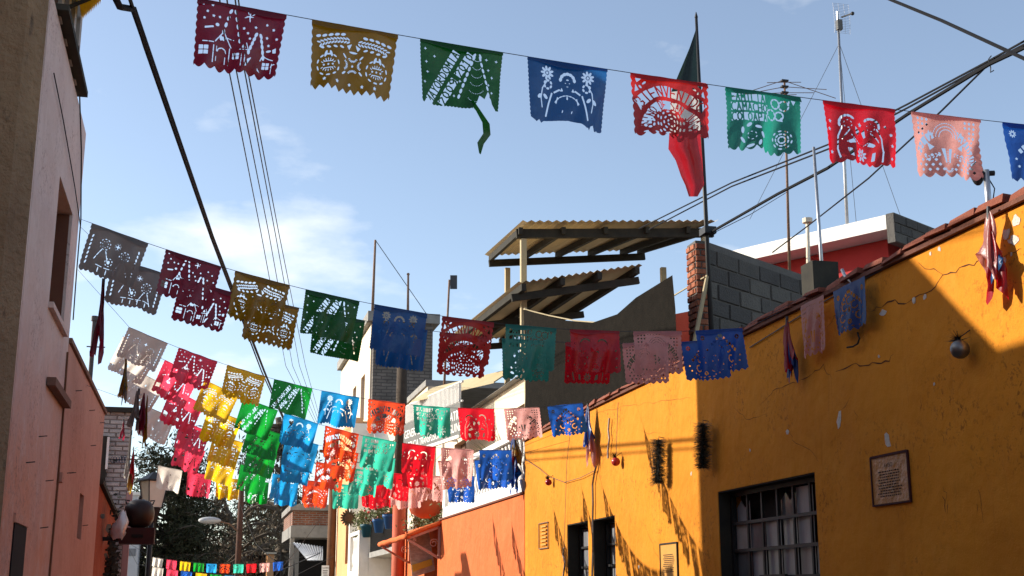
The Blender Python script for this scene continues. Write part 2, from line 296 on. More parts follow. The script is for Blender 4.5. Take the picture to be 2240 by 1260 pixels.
# ------------------------------------------------------------------ yellow house on the right
yh = thing('yellow_house', 'long mustard yellow plastered house with cracked wall and red brick coping', 'house', (XR, 8, 0))
WB = (9.15, 11.10, 1.00, 2.555); WN1 = (15.22, 16.15, 0.95, 2.53); WN2 = (14.16, 15.02, 0.95, 2.53)
obj('wall', wall_yz(MB(), XR, XR+0.42, -6, 18.40, 0, 3.86, [WB, WN1, WN2]), M_YEL, yh)
obj('roof', MB().box(XR+0.425, 9.5, -6, 18.38, 3.40, 3.58), M_GREYC, yh)
obj('end_wall', MB().box(XR+0.425, 9.5, 18.15, 18.39, 0, 3.39), M_YEL, yh)
obj('coping_bed', MB().box(XR-0.035, XR+0.44, -6, 18.42, 3.865, 3.895), M_MORTAR, yh)
bm0 = None
y = 18.40; k = 0
while y > 3.6:
    L = 0.27+0.05*random.random(); dz = random.uniform(-0.004, 0.014); dx = random.uniform(-0.03, 0.03)
    if bm0 is None:
        b = MB(); e = 0.012
        b.hexa([(0, 0, 0), (0.30, 0, 0), (0.30, 1, 0), (0, 1, 0), (e, 0.02, 0.055), (0.30-e, 0.02, 0.05), (0.30-e, 0.98, 0.055), (e*2, 0.98, 0.05)])
        me = bpy.data.meshes.new('brick'); me.from_pydata([tuple(v) for v in b.v], [], b.f); bm0 = me
    o = link('brick', bm0, M_COP, yh); o.location = Vector((XR-0.055+dx, y-L+0.008, 3.898+dz))-gloc(yh); o.scale = (1, L-0.016, .8+random.uniform(-.2, .25)); o.rotation_euler = (random.uniform(-.06, .06), random.uniform(-.08, .08), random.uniform(-.03, .03))
    y -= L
def grid_window(parent, W, cols, rows, depth, name, barw=0.026, broken=()):
    y0, y1, z0, z1 = W; x = XR+depth
    w = obj('window', MB().box(x+0.10, x+0.12, y0-0.02, y1+0.02, z0-0.02, z1+0.02), M_DARK, parent)
    fr = MB()
    for a, b_ in ((y0, y0+0.05), (y1-0.05, y1)): fr.box(x-0.015, x+0.03, a, b_, z0, z1)
    for a, b_ in ((z0, z0+0.05), (z1-0.05, z1)): fr.box(x-0.012, x+0.027, y0+0.05, y1-0.05, a, b_)
    obj('frame', fr, M_BLACK, w)
    obj('liner', MB().box(XR+0.006, x-0.02, y1-0.012, y1-0.003, z0+.004, z1-.004).box(XR+0.006, x-0.02, y0+0.003, y0+0.012, z0+.004, z1-.004).box(XR+.006, x-.02, y0+.014, y1-.014, z1-.012, z1-.003), M_BEAM, w)
    dy = (y1-y0-0.1)/cols; dz = (z1-z0-0.1)/rows
    for i in range(1, cols): obj('bar', MB().box(x-0.006, x+0.012, y0+0.05+i*dy-barw/2, y0+0.05+i*dy+barw/2, z0+0.05, z1-0.05), M_BLACK, w)
    for j in range(1, rows): obj('bar', MB().box(x-0.010, x+0.009, y0+0.05, y1-0.05, z0+0.05+j*dz-barw/2, z0+0.05+j*dz+barw/2), M_BLACK, w)
    for i in range(cols):
        for j in range(rows):
            if (i, j) in broken: continue
            a = y0+0.05+i*dy+0.012; c = z0+0.05+j*dz+0.012; t = random.uniform(-0.014, 0.014)
            m_ = random.choice((M_GLASS, M_GLASS, M_GLASS2, M_GLASS3, M_GLASS))
            p = MB()
            if (i, j) in ((2, 5), (5, 5), (4, 2)) and cols > 3:    # broken panes keep a jagged remnant
                p.plate([(x+0.03, a, c), (x+0.03, a+dy-0.024, c), (x+0.03, a+dy-0.024, c+dz*0.55), (x+0.03, a+dy*0.6, c+dz*0.8), (x+0.03, a+dy*0.35, c+dz*0.5), (x+0.03, a, c+dz*0.75)], (0.004, 0, 0))
            else: p.hexa([(x+0.03, a, c), (x+0.034, a, c), (x+0.034+t, a+dy-0.024, c), (x+0.03+t, a+dy-0.024, c), (x+0.03, a, c+dz-0.024), (x+0.034, a, c+dz-0.024), (x+0.034+t, a+dy-0.024, c+dz-0.024), (x+0.03+t, a+dy-0.024, c+dz-0.024)])
            obj('pane', p, m_, w)
    return w
w = grid_window(yh, WB, 6, 6, 0.13, 'window', 0.028, broken={(4, 5), (3, 5), (0, 4)})
obj('security_bar', MB().box(XR+0.085, XR+0.112, 9.95, 10.45, 1.745, 1.80), M_BLACK, w)
grid_window(yh, WN1, 2, 6, 0.17, 'window'); grid_window(yh, WN2, 2, 6, 0.17, 'window')
def crack(pts, wd=0.010):
    P = []
    for (a, b), (c, d) in zip(pts, pts[1:]):
        n = max(2, int(math.hypot(c-a, d-b)/9))
        for i in range(n): t = i/n; P.append((a+(c-a)*t+random.uniform(-3, 3), b+(d-b)*t+random.uniform(-3, 3)))
    P.append(pts[-1]); q = [PX(*p, XR-0.002) for p in P]; mb = MB()
    up = []; dn = []
    for i, v in enumerate(q):
        d = (q[min(i+1, len(q)-1)]-q[max(i-1, 0)]).normalized(); nn = d.cross(Vector((1, 0, 0))).normalized()*wd*0.32*random.uniform(0.15, 0.75)*min(1, 0.3+min(i, len(q)-1-i)*0.4)
        up.append(v+nn); dn.append(v-nn)
    n = len(q); mb.add(up+dn, [(i, i+1, n+i+1, n+i) for i in range(n-1)]); obj('crack', mb, M_CRACK, yh)
z6 = lambda *P: [(1640+x/2.863, 380+y/2.863) for x, y in P]
crack(z6((750, 862), (870, 812), (915, 790), (960, 822), (1000, 795), (1060, 762), (1130, 740), (1180, 685), (1210, 632), (1290, 612), (1350, 572), (1400, 566), (1440, 540)), 0.022)
crack(z6((540, 1245), (600, 1222), (650, 1190), (690, 1198), (770, 1190), (830, 1180), (870, 1170), (900, 1130)), 0.024)
crack(z6((1060, 560), (1100, 600), (1160, 592), (1210, 632)), 0.016)
crack(z6((490, 965), (520, 920), (545, 880), (620, 850), (750, 862)), 0.012)
crack(z6((1520, 530), (1600, 510), (1660, 485), (1700, 470)), 0.012)
crack([(1820, 830), (1800, 800), (1760, 830), (1700, 850), (1660, 890)], 0.014)
crack([(1720, 930), (1735, 965), (1770, 985), (1790, 1010)], 0.010); crack([(1862, 870), (1850, 890), (1830, 905)], 0.010)
crack([(1400, 1138), (1412, 1160), (1440, 1215), (1460, 1255)], 0.008); crack([(1300, 905), (1360, 890), (1440, 880), (1510, 870)], 0.008)
crack([(1395, 940), (1420, 948), (1450, 946)], 0.006); crack([(1600, 890), (1640, 920), (1680, 905)], 0.009)
for px, py in ((2100, 880), (2060, 945), (2065, 1065), (2070, 1095), (2135, 1100), (2010, 870), (1870, 895), (2030, 985)): crack([(px, py), (px+4, py+14), (px+2, py+30)], 0.012)
crack([(2140, 1070), (2146, 1110), (2153, 1145)], 0.012); crack([(2063, 1085), (2068, 1120)], 0.02)
def patch(cx, cy, w, h, n=11, rot=0.0):
    P = []
    for i in range(n):
        a = 2*math.pi*i/n; r = random.uniform(0.55, 1.0); u = r*w*math.cos(a); v = r*h*math.sin(a)
        P.append(PX(cx+u*math.cos(rot)-v*math.sin(rot), cy+u*math.sin(rot)+v*math.cos(rot), XR-0.003))
    obj('bare_patch', MB().plate(P, (0.004, 0, 0)), M_PATCH, yh)
for a in ((2222, 482, 11, 18, 13, .2), (2200, 512, 10, 17, 12, .2), (2218, 526, 15, 13, 12, 0), (2197, 568, 4, 11, 7, 0), (2212, 556, 3, 6, 6, 0), (1999, 657, 5, 10, 7, 0), (2023, 650, 4, 9, 6, .2), (1931, 684, 8, 10, 8, .5),
          (2055, 545, 4, 7, 7, 0), (2035, 555, 3, 5, 6, 0), (1835, 918, 6, 22, 9, .15), (1941, 965, 7, 20, 9, -.2), (1722, 944, 4, 9, 6, 0), (2043, 840, 2, 5, 6, 0), (1922, 780, 3, 6, 6, 0), (1640, 985, 2, 5, 6, 0), (1512, 1036, 2, 6, 6, 0), (1397, 1240, 2, 5, 6, 0)): patch(*a)

def masonry(parent, name, O, U, V, N, L, H, bl, bh, bd, mats, gap=0.012, jit=0.006, x0=0.0):
    """rows of single blocks laid on the plane O + u*U + v*V, standing proud along N; one shared mesh per length and material"""
    U = Vector(U).normalized(); V = Vector(V).normalized(); N = Vector(N).normalized(); cache = {}; v = 0.0; row = 0
    while v < H-bh*0.4:
        u = -bl*(0.5 if row % 2 else 0.0)
        while u < L-0.02:
            a = max(0, u); e = min(L, u+bl); u += bl
            if e-a < 0.05: continue
            m_ = random.choice(mats); w_ = round(e-a-gap, 2); k = (w_, m_.name)
            if k not in cache:
                c = 0.008; q = MB().hexa([U*p[0]+V*p[1] for p in ((0, 0), (w_, 0), (w_, bh-gap), (0, bh-gap))]+[U*p[0]+V*p[1]+N*bd for p in ((c, c), (w_-c*1.5, c), (w_-c, bh-gap-c), (c*1.3, bh-gap-c*.6))])
                me = bpy.data.meshes.new(name); me.from_pydata([tuple(p) for p in q.v], [], q.f); me.materials.append(m_); cache[k] = me
            o = bpy.data.objects.new(name, cache[k]); COL.objects.link(o); o.parent = parent
            o.location = Vector(O)+U*(a+random.uniform(-jit, jit)*.5)+V*(v+random.uniform(-jit, jit)*.4)+N*random.uniform(-jit, jit)-gloc(parent); o.rotation_euler = (random.uniform(-.006, .006), random.uniform(-.006, .006), random.uniform(-.006, .006))
        v += bh; row += 1
M_BK = [mat('grey_block_a', (0.10, 0.09, 0.082), (0.075, 0.07, 0.064), 5, .95, .6, 40, c3=(.05, .046, .042)), mat('grey_block_b', (0.125, 0.115, 0.10), (0.09, 0.082, 0.075), 5, .95, .6, 40), mat('grey_block_c', (0.078, 0.072, 0.068), (0.06, 0.055, 0.052), 5, .95, .6, 40)]
M_MORT = mat('grey_mortar', (0.13, 0.12, 0.11), (0.10, 0.092, 0.085), 6, .95, .5, 40)
M_RB = [mat('red_brick_a', (0.33, 0.11, 0.055), (0.26, 0.085, 0.045), 9, .92, .5, 50), mat('red_brick_b', (0.27, 0.085, 0.045), (0.21, 0.065, 0.04), 9, .92, .5, 50), mat('red_brick_c', (0.38, 0.145, 0.08), (0.30, 0.11, 0.06), 9, .92, .5, 50)]
M_WBR = [mat('whitewash_a', (0.46, 0.43, 0.40), (0.36, 0.33, 0.31), 7, .95, .6, 40, c3=(.24, .20, .18)), mat('whitewash_b', (0.40, 0.36, 0.34), (0.30, 0.27, 0.26), 7, .95, .6, 40, c3=(.20, .17, .15)), mat('whitewash_c', (0.52, 0.49, 0.45), (0.42, 0.39, 0.37), 7, .95, .6, 40)]

# ------------------------------------------------------------------ tall pale pink house on the left (casts the shade)
th = thing('tall_house', 'tall pale pink house with recessed window, faded to salmon near the ground', 'house', (XL, 8, 0))
HW = (12.6, 13.95, 4.35, 5.62)
obj('wall', wall_yz(MB(), XL-0.38, XL, 10.905, 14.60, 0, 6.78, [HW]), M_TALL, th)
obj('lower_wall', MB().box(XL-0.38, XL-0.002, -6, 10.90, 0, 5.94), M_TALL, th)
obj('gable', MB().plate([(XL-0.37, 9.75, 5.945), (XL-0.37, 10.8, 6.9), (XL-0.37, 10.9, 6.9), (XL-0.37, 10.9, 5.945)], (0.36, 0, 0)), M_TALL, th)
obj('back_volume', MB().box(-7, XL-0.385, -6, 14.55, 0, 5.93), M_TALL, th)
obj('upper_volume', MB().box(-7, XL-0.39, 10.9, 14.58, 5.935, 6.76), M_TALL, th)
wi = obj('window', MB().box(XL-0.37, XL-0.33, HW[0]-0.01, HW[1]+0.01, HW[2]-0.01, HW[3]+0.01), M_WOOD, th)
obj('reveal', MB().box(XL-0.325, XL-0.03, HW[1]-0.012, HW[1]-0.004, HW[2]+0.005, HW[3]-0.005), mat('brown_reveal', (0.16, 0.06, 0.035), (0.12, 0.045, 0.03), 5, 0.9), wi)
obj('sill', MB().box(XL-0.32, XL+0.05, HW[0]-0.05, HW[1]+0.05, HW[2]-0.06, HW[2]-0.004), M_TALL, wi)
hut = MB().box(XL-0.55, XL-0.02, 11.35, 13.35, 6.785, 8.85); hb = obj('roof_room', hut, mat('dark_boarding', (0.05, 0.022, 0.014), (0.08, 0.035, 0.02), 6, 0.85, stretch=(1, 8, 0.5)), th)
for yy in (11.5, 12.0, 12.5, 13.0): obj('board', MB().box(XL-0.019, XL+0.02, yy, yy+0.16, 6.79, 8.8), mat('grey_board', (0.36, 0.33, 0.31), (0.28, 0.25, 0.23), 5, 0.85), hb)
obj('gutter', MB().box(XL-0.018, XL+0.10, 11.36, 13.5, 6.80, 6.86), M_BEAM, hb)
cr = MB(); n = 48; vs = []; Ao = PX(221, 3, -1.17); Ai = PX(178, 42, -1.50)
for i in range(n+1):
    w_ = .022*math.cos(i*math.pi/2); t_ = i/n
    p_ = Ai.lerp(Ao, t_)+Vector((0, 0, w_)); vs += [p_, p_+Vector((0, -0.75, .06))]
cr.add(vs, [(2*i, 2*i+1, 2*i+3, 2*i+2) for i in range(n)]); obj('corrugated_awning', cr, M_YSHEET, hb)
for yy in (11.4, 11.7): obj('awning_bracket', MB().bar((XL-0.01, yy, 6.95), (XL+0.34, yy, 7.16), 0.03), M_BEAM, hb)

# ------------------------------------------------------------------ lower houses along the left side
lh = thing('salmon_house', 'low salmon plastered house with small dark openings next to the tall house', 'house', (XL, 17, 0))
S1 = (17.35, 17.95, 2.35, 2.92); S2 = (13.2, 14.2, 0.4, 2.18)
obj('wall', wall_yz(MB(), XL-0.35, XL+0.004, 14.605, 20.4, 0, 4.34, [S1]), M_SAL, lh)
obj('back_volume', MB().box(-7, XL-0.36, 14.61, 20.39, 0, 4.2), M_SAL, lh)
obj('parapet_cap', MB().box(XL-0.40, XL+0.035, 14.61, 20.43, 4.345, 4.40), mat('brown_cap', (0.16, 0.08, 0.05), (0.22, 0.12, 0.08), 5, 0.9, 0.4), lh)
obj('window', MB().box(XL-0.30, XL-0.28, S1[0]-0.01, S1[1]+0.01, S1[2]-0.01, S1[3]+0.01), M_DARK, lh)
dr = obj('door', MB().box(XL-0.01, XL+0.012, 11.55, 12.35, 0.13, 2.22), M_DARK, th); obj('lintel', MB().box(XL+0.0, XL+0.02, 11.5, 12.4, 2.225, 2.30), M_TALL, dr)
obj('conduit', MB().tube([PX(148, 770, XL+0.015), PX(140, 880, XL+0.015), PX(131, 1000, XL+0.015), PX(127, 1050, XL+0.015), PX(118, 1150, XL+0.015), PX(108, 1262, XL+0.015)], 0.012, 6), mat('brown_conduit', (0.14, 0.06, 0.03), None, rough=0.8), th)
bx = PX(127, 1045, XL); obj('junction_box', MB().box(XL+0.003, XL+0.05, bx.y-0.09, bx.y+0.09, bx.z-0.05, bx.z+0.05), M_SAL, th)
for px, py in ((165, 855), (146, 1035), (100, 1052), (152, 1035), (195, 898), (218, 925), (85, 955), (57, 1012), (180, 1150), (88, 1155), (198, 975)):
    a = PX(px, py, XL+0.002); obj('nail', MB().tube([a, a+Vector((0.07, 0.03, 0.012))], 0.005, 5), M_BLACK, th if a.y < 14.6 else lh)
a = PX(165, 820, XL); obj('beam_end', MB().box(XL+0.005, XL+0.09, 12.9, 14.5, 3.60, 3.68), mat('brown_beam', (0.20, 0.10, 0.07), (0.14, 0.07, 0.05), 5, 0.9), th)
tag(obj('roof_pipe', MB().tube([(-1.62, 18.6, 4.2), (-1.62, 18.6, 5.47)], 0.032, 8).tube([(-1.62, 18.6, 5.42), (-1.62, 18.6, 5.49)], 0.05, 8).bar((-1.70, 18.6, 5.05), (-1.45, 18.6, 5.05), 0.015), mat('dark_pipe', (0.05, 0.05, 0.055), None, rough=0.5), origin=(-1.62, 18.6, 4.2)),
    'dark vertical vent pipe rising from the salmon house roof', 'vent pipe')
rh = thing('worn_red_house', 'worn red plaster house with flaking wall beyond the salmon house', 'house', (XL, 23, 0))
obj('wall', MB().hexa([(XL-0.3, 20.41, 0), (XL, 20.41, 0), (XL, 25.2, 0), (XL-0.3, 25.2, 0), (XL-0.3, 20.41, 3.28), (XL, 20.41, 3.28), (XL, 25.2, 3.0), (XL-0.3, 25.2, 3.0)]), M_RED, rh)
obj('back_volume', MB().box(-7, XL-0.31, 20.42, 25.15, 0, 2.9), M_RED, rh)
obj('eaves', MB().hexa([(XL-0.35, 20.40, 3.285), (XL+0.06, 20.40, 3.285), (XL+0.06, 25.25, 3.005), (XL-0.35, 25.25, 3.005), (XL-0.35, 20.40, 3.36), (XL+0.06, 20.40, 3.36), (XL+0.06, 25.25, 3.08), (XL-0.35, 25.25, 3.08)]), M_BEAM, rh)
for px, py, s in ((238, 1155, 9), (243, 1170, 6), (225, 1130, 6), (232, 1215, 5)):
    P = [PX(px+s*random.uniform(.5, 1)*math.cos(t*.7), py+1.6*s*random.uniform(.5, 1)*math.sin(t*.7), XL+0.003) for t in range(9)]; obj('bare_patch', MB().plate(P, (-0.002, 0, 0)), mat('dark_hole', (0.03, 0.02, 0.015), None), rh)
wbh = thing('whitewashed_house', 'whitewashed brick house end wall with graffiti and dark corner', 'house', (-2, 26, 0))
a = PY(228, 905, 26); b = PY(291, 907, 26)
obj('end_wall', MB().box(-5.5, b.x, 25.8, 26.1, 0, a.z), mat('stained_mortar', (.22, .19, .17), (.16, .14, .13), 4, .95, .5), wbh); masonry(wbh, 'brick', Vector((-2.35, 25.798, 2.0)), (1, 0, 0), (0, 0, 1), (0, -1, 0), b.x+2.35, a.z-2.0, .27, .085, .016, M_WBR, .016, .010); obj('side_wall', MB().box(-5.5, b.x-0.25, 26.105, 26.9, 0, a.z-0.1), M_BRICKW, wbh)
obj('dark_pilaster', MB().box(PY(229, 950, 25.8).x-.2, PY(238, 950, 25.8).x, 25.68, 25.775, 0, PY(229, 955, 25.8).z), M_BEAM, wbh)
obj('parapet', MB().box(-5.5, b.x+0.04, 25.7, 26.2, a.z+0.004, a.z+0.10), M_BEAM, wbh)
obj('white_strip', MB().box(PY(233, 1000, 25.8).x, PY(238, 1000, 25.8).x, 25.64, 25.69, PY(235, 1028, 25.8).z, PY(235, 958, 25.8).z), M_WHITE, wbh)
gr = MB()
for i in range(6):
    cpx = 246+i*6; gr.tube([PY(cpx+4*math.cos(t*0.8), 1006+7*math.sin(t*0.8), 25.775) for t in range(9)], 0.006, 5)
obj('graffiti', gr, mat('dark_spray', (0.04, 0.05, 0.08), None), wbh)
obj('corner_post', MB().box(PY(276, 1100, 25.6).x, PY(289, 1100, 25.6).x, 25.5, 25.63, 0, PY(280, 1078, 25.6).z), mat('pink_post', (0.45, 0.28, 0.25), (0.38, 0.22, 0.2), 4, 0.9), wbh)

# ------------------------------------------------------------------ orange house with white balustrade on the right
oh = thing('orange_house', 'orange plastered house with white balustrade terrace and dark doorway', 'house', (XR, 22, 0))
DO = (25.55, 27.1, 0.13, 2.75)
obj('wall', wall_yz(MB(), XR, XR+0.35, 18.43, 30.2, 0, 3.10, [DO]), M_ORA, oh)
obj('roof', MB().box(XR+0.355, 9.3, 18.44, 30.2, 2.9, 3.05), M_GREYC, oh)
obj('door', MB().box(XR+0.28, XR+0.33, DO[0]-0.02, DO[1]+0.02, 0, DO[3]+0.02), M_DARK, oh)
obj('roof_edge', MB().box(XR-0.03, XR+0.36, 18.44, 25.3, 3.105, 3.135), mat('brown_edge', (0.14, 0.04, 0.02), None), oh)
bl = obj('balustrade', MB().box(XR+0.0, XR+0.18, 18.60, 25.05, 3.14, 3.33), M_WHITE, oh)
obj('rail', MB().box(XR-0.01, XR+0.19, 18.60, 25.05, 3.98, 4.07), M_WHITE, bl)
obj('end_pillar', MB().box(XR-0.005, XR+0.185, 24.80, 25.06, 3.335, 3.975), M_WHITE, bl)
pb = MB().lathe((0, 0, 0), [(0.05, 0), (0.05, 0.05), (0.03, 0.09), (0.058, 0.20), (0.062, 0.25), (0.035, 0.36), (0.027, 0.46), (0.035, 0.56), (0.05, 0.60), (0.05, 0.645)], 8)
bme = bpy.data.meshes.new('baluster'); bme.from_pydata([tuple(v) for v in pb.v], [], pb.f); bme.polygons.foreach_set('use_smooth', [True]*len(bme.polygons))
for i in range(27):
    o = link('baluster', bme, M_WHITE, bl); o.location = Vector((XR+0.09, 18.72+i*0.23, 3.332))-gloc(oh)
aw = obj('door_awning', MB().add([(4.60, 25.2, 3.06), (3.92, 25.2, 2.80), (3.92, 29.0, 2.80), (4.60, 29.0, 3.06), (4.60, 25.2, 3.00), (3.92, 25.2, 2.74), (3.92, 29.0, 2.74), (4.60, 29.0, 3.00)], [(0, 1, 2, 3), (7, 6, 5, 4), (0, 4, 5, 1), (1, 5, 6, 2), (2, 6, 7, 3), (3, 7, 4, 0)]), M_ORA, oh)
rl = MB(); rl.tube([(3.92+random.uniform(-.015, .015), 25.15+i*0.3, 2.79+random.uniform(-.012, .012)) for i in range(14)], 0.055, 8); rl.tube([(4.6-i*0.136, 25.18, 3.06-i*0.052+random.uniform(-.01, .01)) for i in range(6)], 0.04, 8); obj('rolled_edge', rl, M_ORA, aw, True)
M_BRK = mat('pink_bracket_paint', (0.50, 0.28, 0.22), (0.42, 0.22, 0.17), 8, 0.7)
for yy in (25.22, 28.9):
    bk = obj('bracket', MB().bar((3.95, yy, 2.74), (4.56, yy, 2.97), 0.045).bar((3.95, yy, 2.72), (4.56, yy, 2.38), 0.045).bar((4.57, yy, 2.36), (4.57, yy, 2.98), 0.045), M_BRK, aw)
    for cx, cz, r, t in ((4.08, 2.72, 0.035, 1), (4.46, 2.66, 0.09, -1)):
        obj('scroll', MB().tube([(cx+t*r*(0.3+0.7*i/14)*math.cos(i*0.65), yy, cz+r*(0.3+0.7*i/14)*math.sin(i*0.65)) for i in range(15)], 0.008, 5), M_BRK, bk)
tag(obj('painted_banner', MB().plate([PY(892, 1165, 26.0), PY(936, 1150, 26.0), PY(952, 1247, 26.0), PY(902, 1264, 26.0)], (0, 0.01, 0)).add([PY(903, 1243, 25.97), PY(946, 1228, 25.97), PY(949, 1240, 25.97), PY(905, 1256, 25.97)], [(0, 1, 2, 3)]), mat('dusty_banner', (0.55, 0.50, 0.44), (0.25, 0.20, 0.16), 9, 0.9, stretch=(1, 1, 3)), origin=PY(900, 1262, 26.0)),
    'grubby white cloth banner hanging under the orange awning', 'banner')
tag(obj('banner_stripe', MB().plate([PY(901, 1236, 25.94), PY(944, 1222, 25.94), PY(946, 1236, 25.94), PY(903, 1251, 25.94)], (0, 0.006, 0)), mat('mustard_cloth', (0.55, 0.40, 0.05), (0.45, 0.32, 0.05), 20, 0.9), origin=PY(901, 1250, 25.94)), 'mustard yellow cloth panel at the foot of the grubby banner', 'cloth panel')
tag(obj('clay_urn', MB().lathe((4.45, 26.2, 3.2), [(0.10, 0), (0.30, 0.10), (0.40, 0.32), (0.38, 0.52), (0.26, 0.68), (0.22, 0.72)], 18), mat('terracotta', (0.42, 0.10, 0.045), (0.36, 0.08, 0.035), 5, 0.8), None, True, (4.45, 26.2, 3.2)), 'round terracotta urn beside the end of the white balustrade', 'urn')

# ------------------------------------------------------------------ houses further down the right side
ch = thing('cream_house', 'white and cream house with flower balcony behind the red post', 'house', (5, 33, 0))
obj('wall', wall_yz(MB(), 5.15, 5.45, 30.25, 37.4, 0, 6.6, [(30.9, 32.0, 3.0, 5.0), (33.0, 34.4, 3.0, 5.0)]), M_CREAM, ch)
for a in ((30.9, 32.0), (33.0, 34.4)):
    w = obj('window', MB().box(5.36, 5.40, a[0]-0.01, a[1]+0.01, 2.99, 5.01), M_GLASS, ch); f = MB()
    for t in (0, 0.5, 1): f.box(5.30, 5.355, a[0]+(a[1]-a[0]-.07)*t, a[0]+(a[1]-a[0]-.07)*t+.07, 3.0, 5.0)
    obj('frame', f, mat('red_frame', (0.30, 0.05, 0.025), None, rough=0.7), w)
obj('roof', MB().box(5.1, 9, 30.25, 37.4, 6.605, 6.75), M_GREYC, ch)
bc = obj('balcony', MB().box(4.42, 5.145, 30.3, 34.95, 2.66, 2.80), M_GREYC, ch)
for i in range(38): obj('railing_bar', MB().box(4.44, 4.455, 30.4+i*0.12, 30.415+i*0.12, 2.80, 3.62), M_BLACK, bc)
obj('handrail', MB().box(4.42, 4.475, 30.3, 34.95, 3.625, 3.66), mat('red_handrail', (0.28, 0.05, 0.03), None, rough=0.6), bc)
blk = obj('balcony_block', MB().box(4.16, 4.42, 35.0, 35.25, 1.2, 3.30).box(4.425, 5.14, 35.0, 35.2, 1.2, 3.25).box(4.16, 4.40, 37.15, 37.4, 1.2, 3.30).box(4.155, 4.42, 34.98, 37.42, 3.305, 3.40).box(4.17, 4.40, 35.26, 37.14, 1.2, 2.35), M_WHITE, ch)
for i in range(7):
    o = link('baluster', bme, M_WHITE, blk); o.location = Vector((4.28, 35.45+i*0.25, 2.352))-gloc(ch); o.scale = (1.25, 1.25, 1.47)
obj('return_wall', MB().box(4.16, 5.14, 37.42, 37.6, 0, 6.6), M_WHITE, ch)
ph = thing('peach_house', 'narrow peach house with tall brown window beyond the white balcony', 'house', (4.3, 40, 0))
obj('wall', wall_yz(MB(), 4.22, 4.5, 37.65, 41.6, 0, 6.8, [(38.0, 38.9, 2.6, 4.9)]), M_PEACH, ph); obj('window', MB().box(4.36, 4.4, 37.99, 38.91, 2.59, 4.91), M_WOOD, ph)
obj('back_volume', MB().box(4.51, 8, 37.65, 41.6, 0, 6.7), M_PEACH, ph); obj('ledge', MB().box(4.10, 4.215, 37.65, 41.6, 2.10, 2.22), M_GREYC, ph)
tb = thing('tall_cream_block', 'tall cream block with dark shutters and grey brick end wall', 'building', (4.8, 43, 0))
obj('end_wall', MB().box(4.75, 6.55, 37.7, 37.95, 6.4, PY(800, 702, 37.7).z), brickmat('grey_brick', (0.20, 0.17, 0.15), (0.26, 0.22, 0.19), (0.12, 0.10, 0.09), 0.8), tb)
zt = PY(800, 702, 37.7).z
hs = [(39.2, 40.2, 6.95, 8.4), (41.5, 42.4, 6.95, 8.4), (43.7, 44.6, 6.95, 8.4), (43.7, 44.6, 4.2, 6)]
obj('wall', wall_yz(MB(), 4.70, 4.95, 37.96, 46.5, 0, zt-0.02, hs), M_CREAM, tb)
for h in hs: obj('shutter', MB().box(4.86, 4.90, h[0]-.01, h[1]+.01, h[2]-.01, h[3]+.01), M_WOOD, tb)
obj('roof_slab', MB().box(4.55, 6.75, 37.6, 46.6, zt+0.004, zt+0.30), M_GREYC, tb); obj('back_volume', MB().box(4.96, 6.5, 38, 46.4, 0, zt-.03), M_CREAM, tb)
obj('end_awning', MB().hexa([(4.75, 36.6, 5.95), (6.4, 36.6, 5.95), (6.4, 37.68, 6.6), (4.75, 37.68, 6.6), (4.75, 36.6, 6.0), (6.4, 36.6, 6.0), (6.4, 37.68, 6.65), (4.75, 37.68, 6.65)]), M_GALV, tb)
bh = thing('brick_house', 'small red brick house with concrete bands and open dark ground floor', 'house', (4, 48, 0))
a = PY(641, 1104, 48); b = PY(706, 1104, 48); zz = lambda py: PY(670, py, 48).z
obj('roof_slab', MB().box(a.x-.1, b.x+1.5, 47.8, 53, zz(1117), zz(1104)), M_GREYC, bh); obj('wall', MB().box(a.x, b.x+1.4, 48.0, 53, zz(1150), zz(1117)-.003), M_BRICKR, bh)
obj('concrete_band', MB().box(a.x-.05, b.x+1.45, 47.9, 53, zz(1176), zz(1150)-.003), M_GREYC, bh); obj('corner_post', MB().box(a.x-.05, a.x+.1, 47.95, 48.15, 0, zz(1176)-.003), M_GREYC, bh)
obj('ground_floor', MB().box(a.x+.4, b.x+1.4, 49.5, 53, 0, zz(1176)-.003), M_DARK, bh)
n = 44; c = MB(); vs = []; A, B, C_, D = PY(638, 1186, 47.6), PY(706, 1196, 47.6), PY(672, 1226, 46.2), PY(706, 1226, 46.2)
for i in range(n+1):
    t = i/n; w_ = 0.022*math.cos(i*math.pi/2)
    vs += [A.lerp(B, t)+Vector((0, 0, w_)), C_.lerp(D, t)+Vector((0, 0, w_))]
c.add(vs, [(2*i, 2*i+1, 2*i+3, 2*i+2) for i in range(n)]); obj('corrugated_awning', c, M_GALV, bh)
for px, w_, h_, m_, nm, lb in ((575, 70, 1214, M_BEAM, 'dark_shed', 'long low dark shed under the bare trees'), (593, 14, 1208, M_PEACH, 'peach_wall_stub', 'short peach wall end beside the long dark shed')):
    p0 = PY(px-w_/2, h_, 60 if nm == 'dark_shed' else 58); p1 = PY(px+w_/2, h_, 60 if nm == 'dark_shed' else 58)
    t_ = thing(nm, lb, 'shed' if 'shed' in nm else 'wall', ((p0.x+p1.x)/2, p0.y, 0)); obj('wall', MB().box(p0.x, p1.x, p0.y, p0.y+1.2, 0, p0.z-.08), m_, t_); obj('roof', MB().box(p0.x-.1, p1.x+.1, p0.y-.1, p0.y+1.3, p0.z-.076, p0.z), M_BEAM if 'shed' in nm else M_CREAM, t_)
fh = thing('far_pale_house', 'pale grey house far behind the lantern post', 'house', (-3, 55, 0))
a = PY(283, 1083, 55); b = PY(311, 1083, 55); obj('wall', MB().box(a.x-2, b.x, 55, 60, 0, a.z), mat('pale_grey_wall', (0.55, 0.57, 0.6), (0.48, 0.5, 0.53), 3, 0.9), fh)
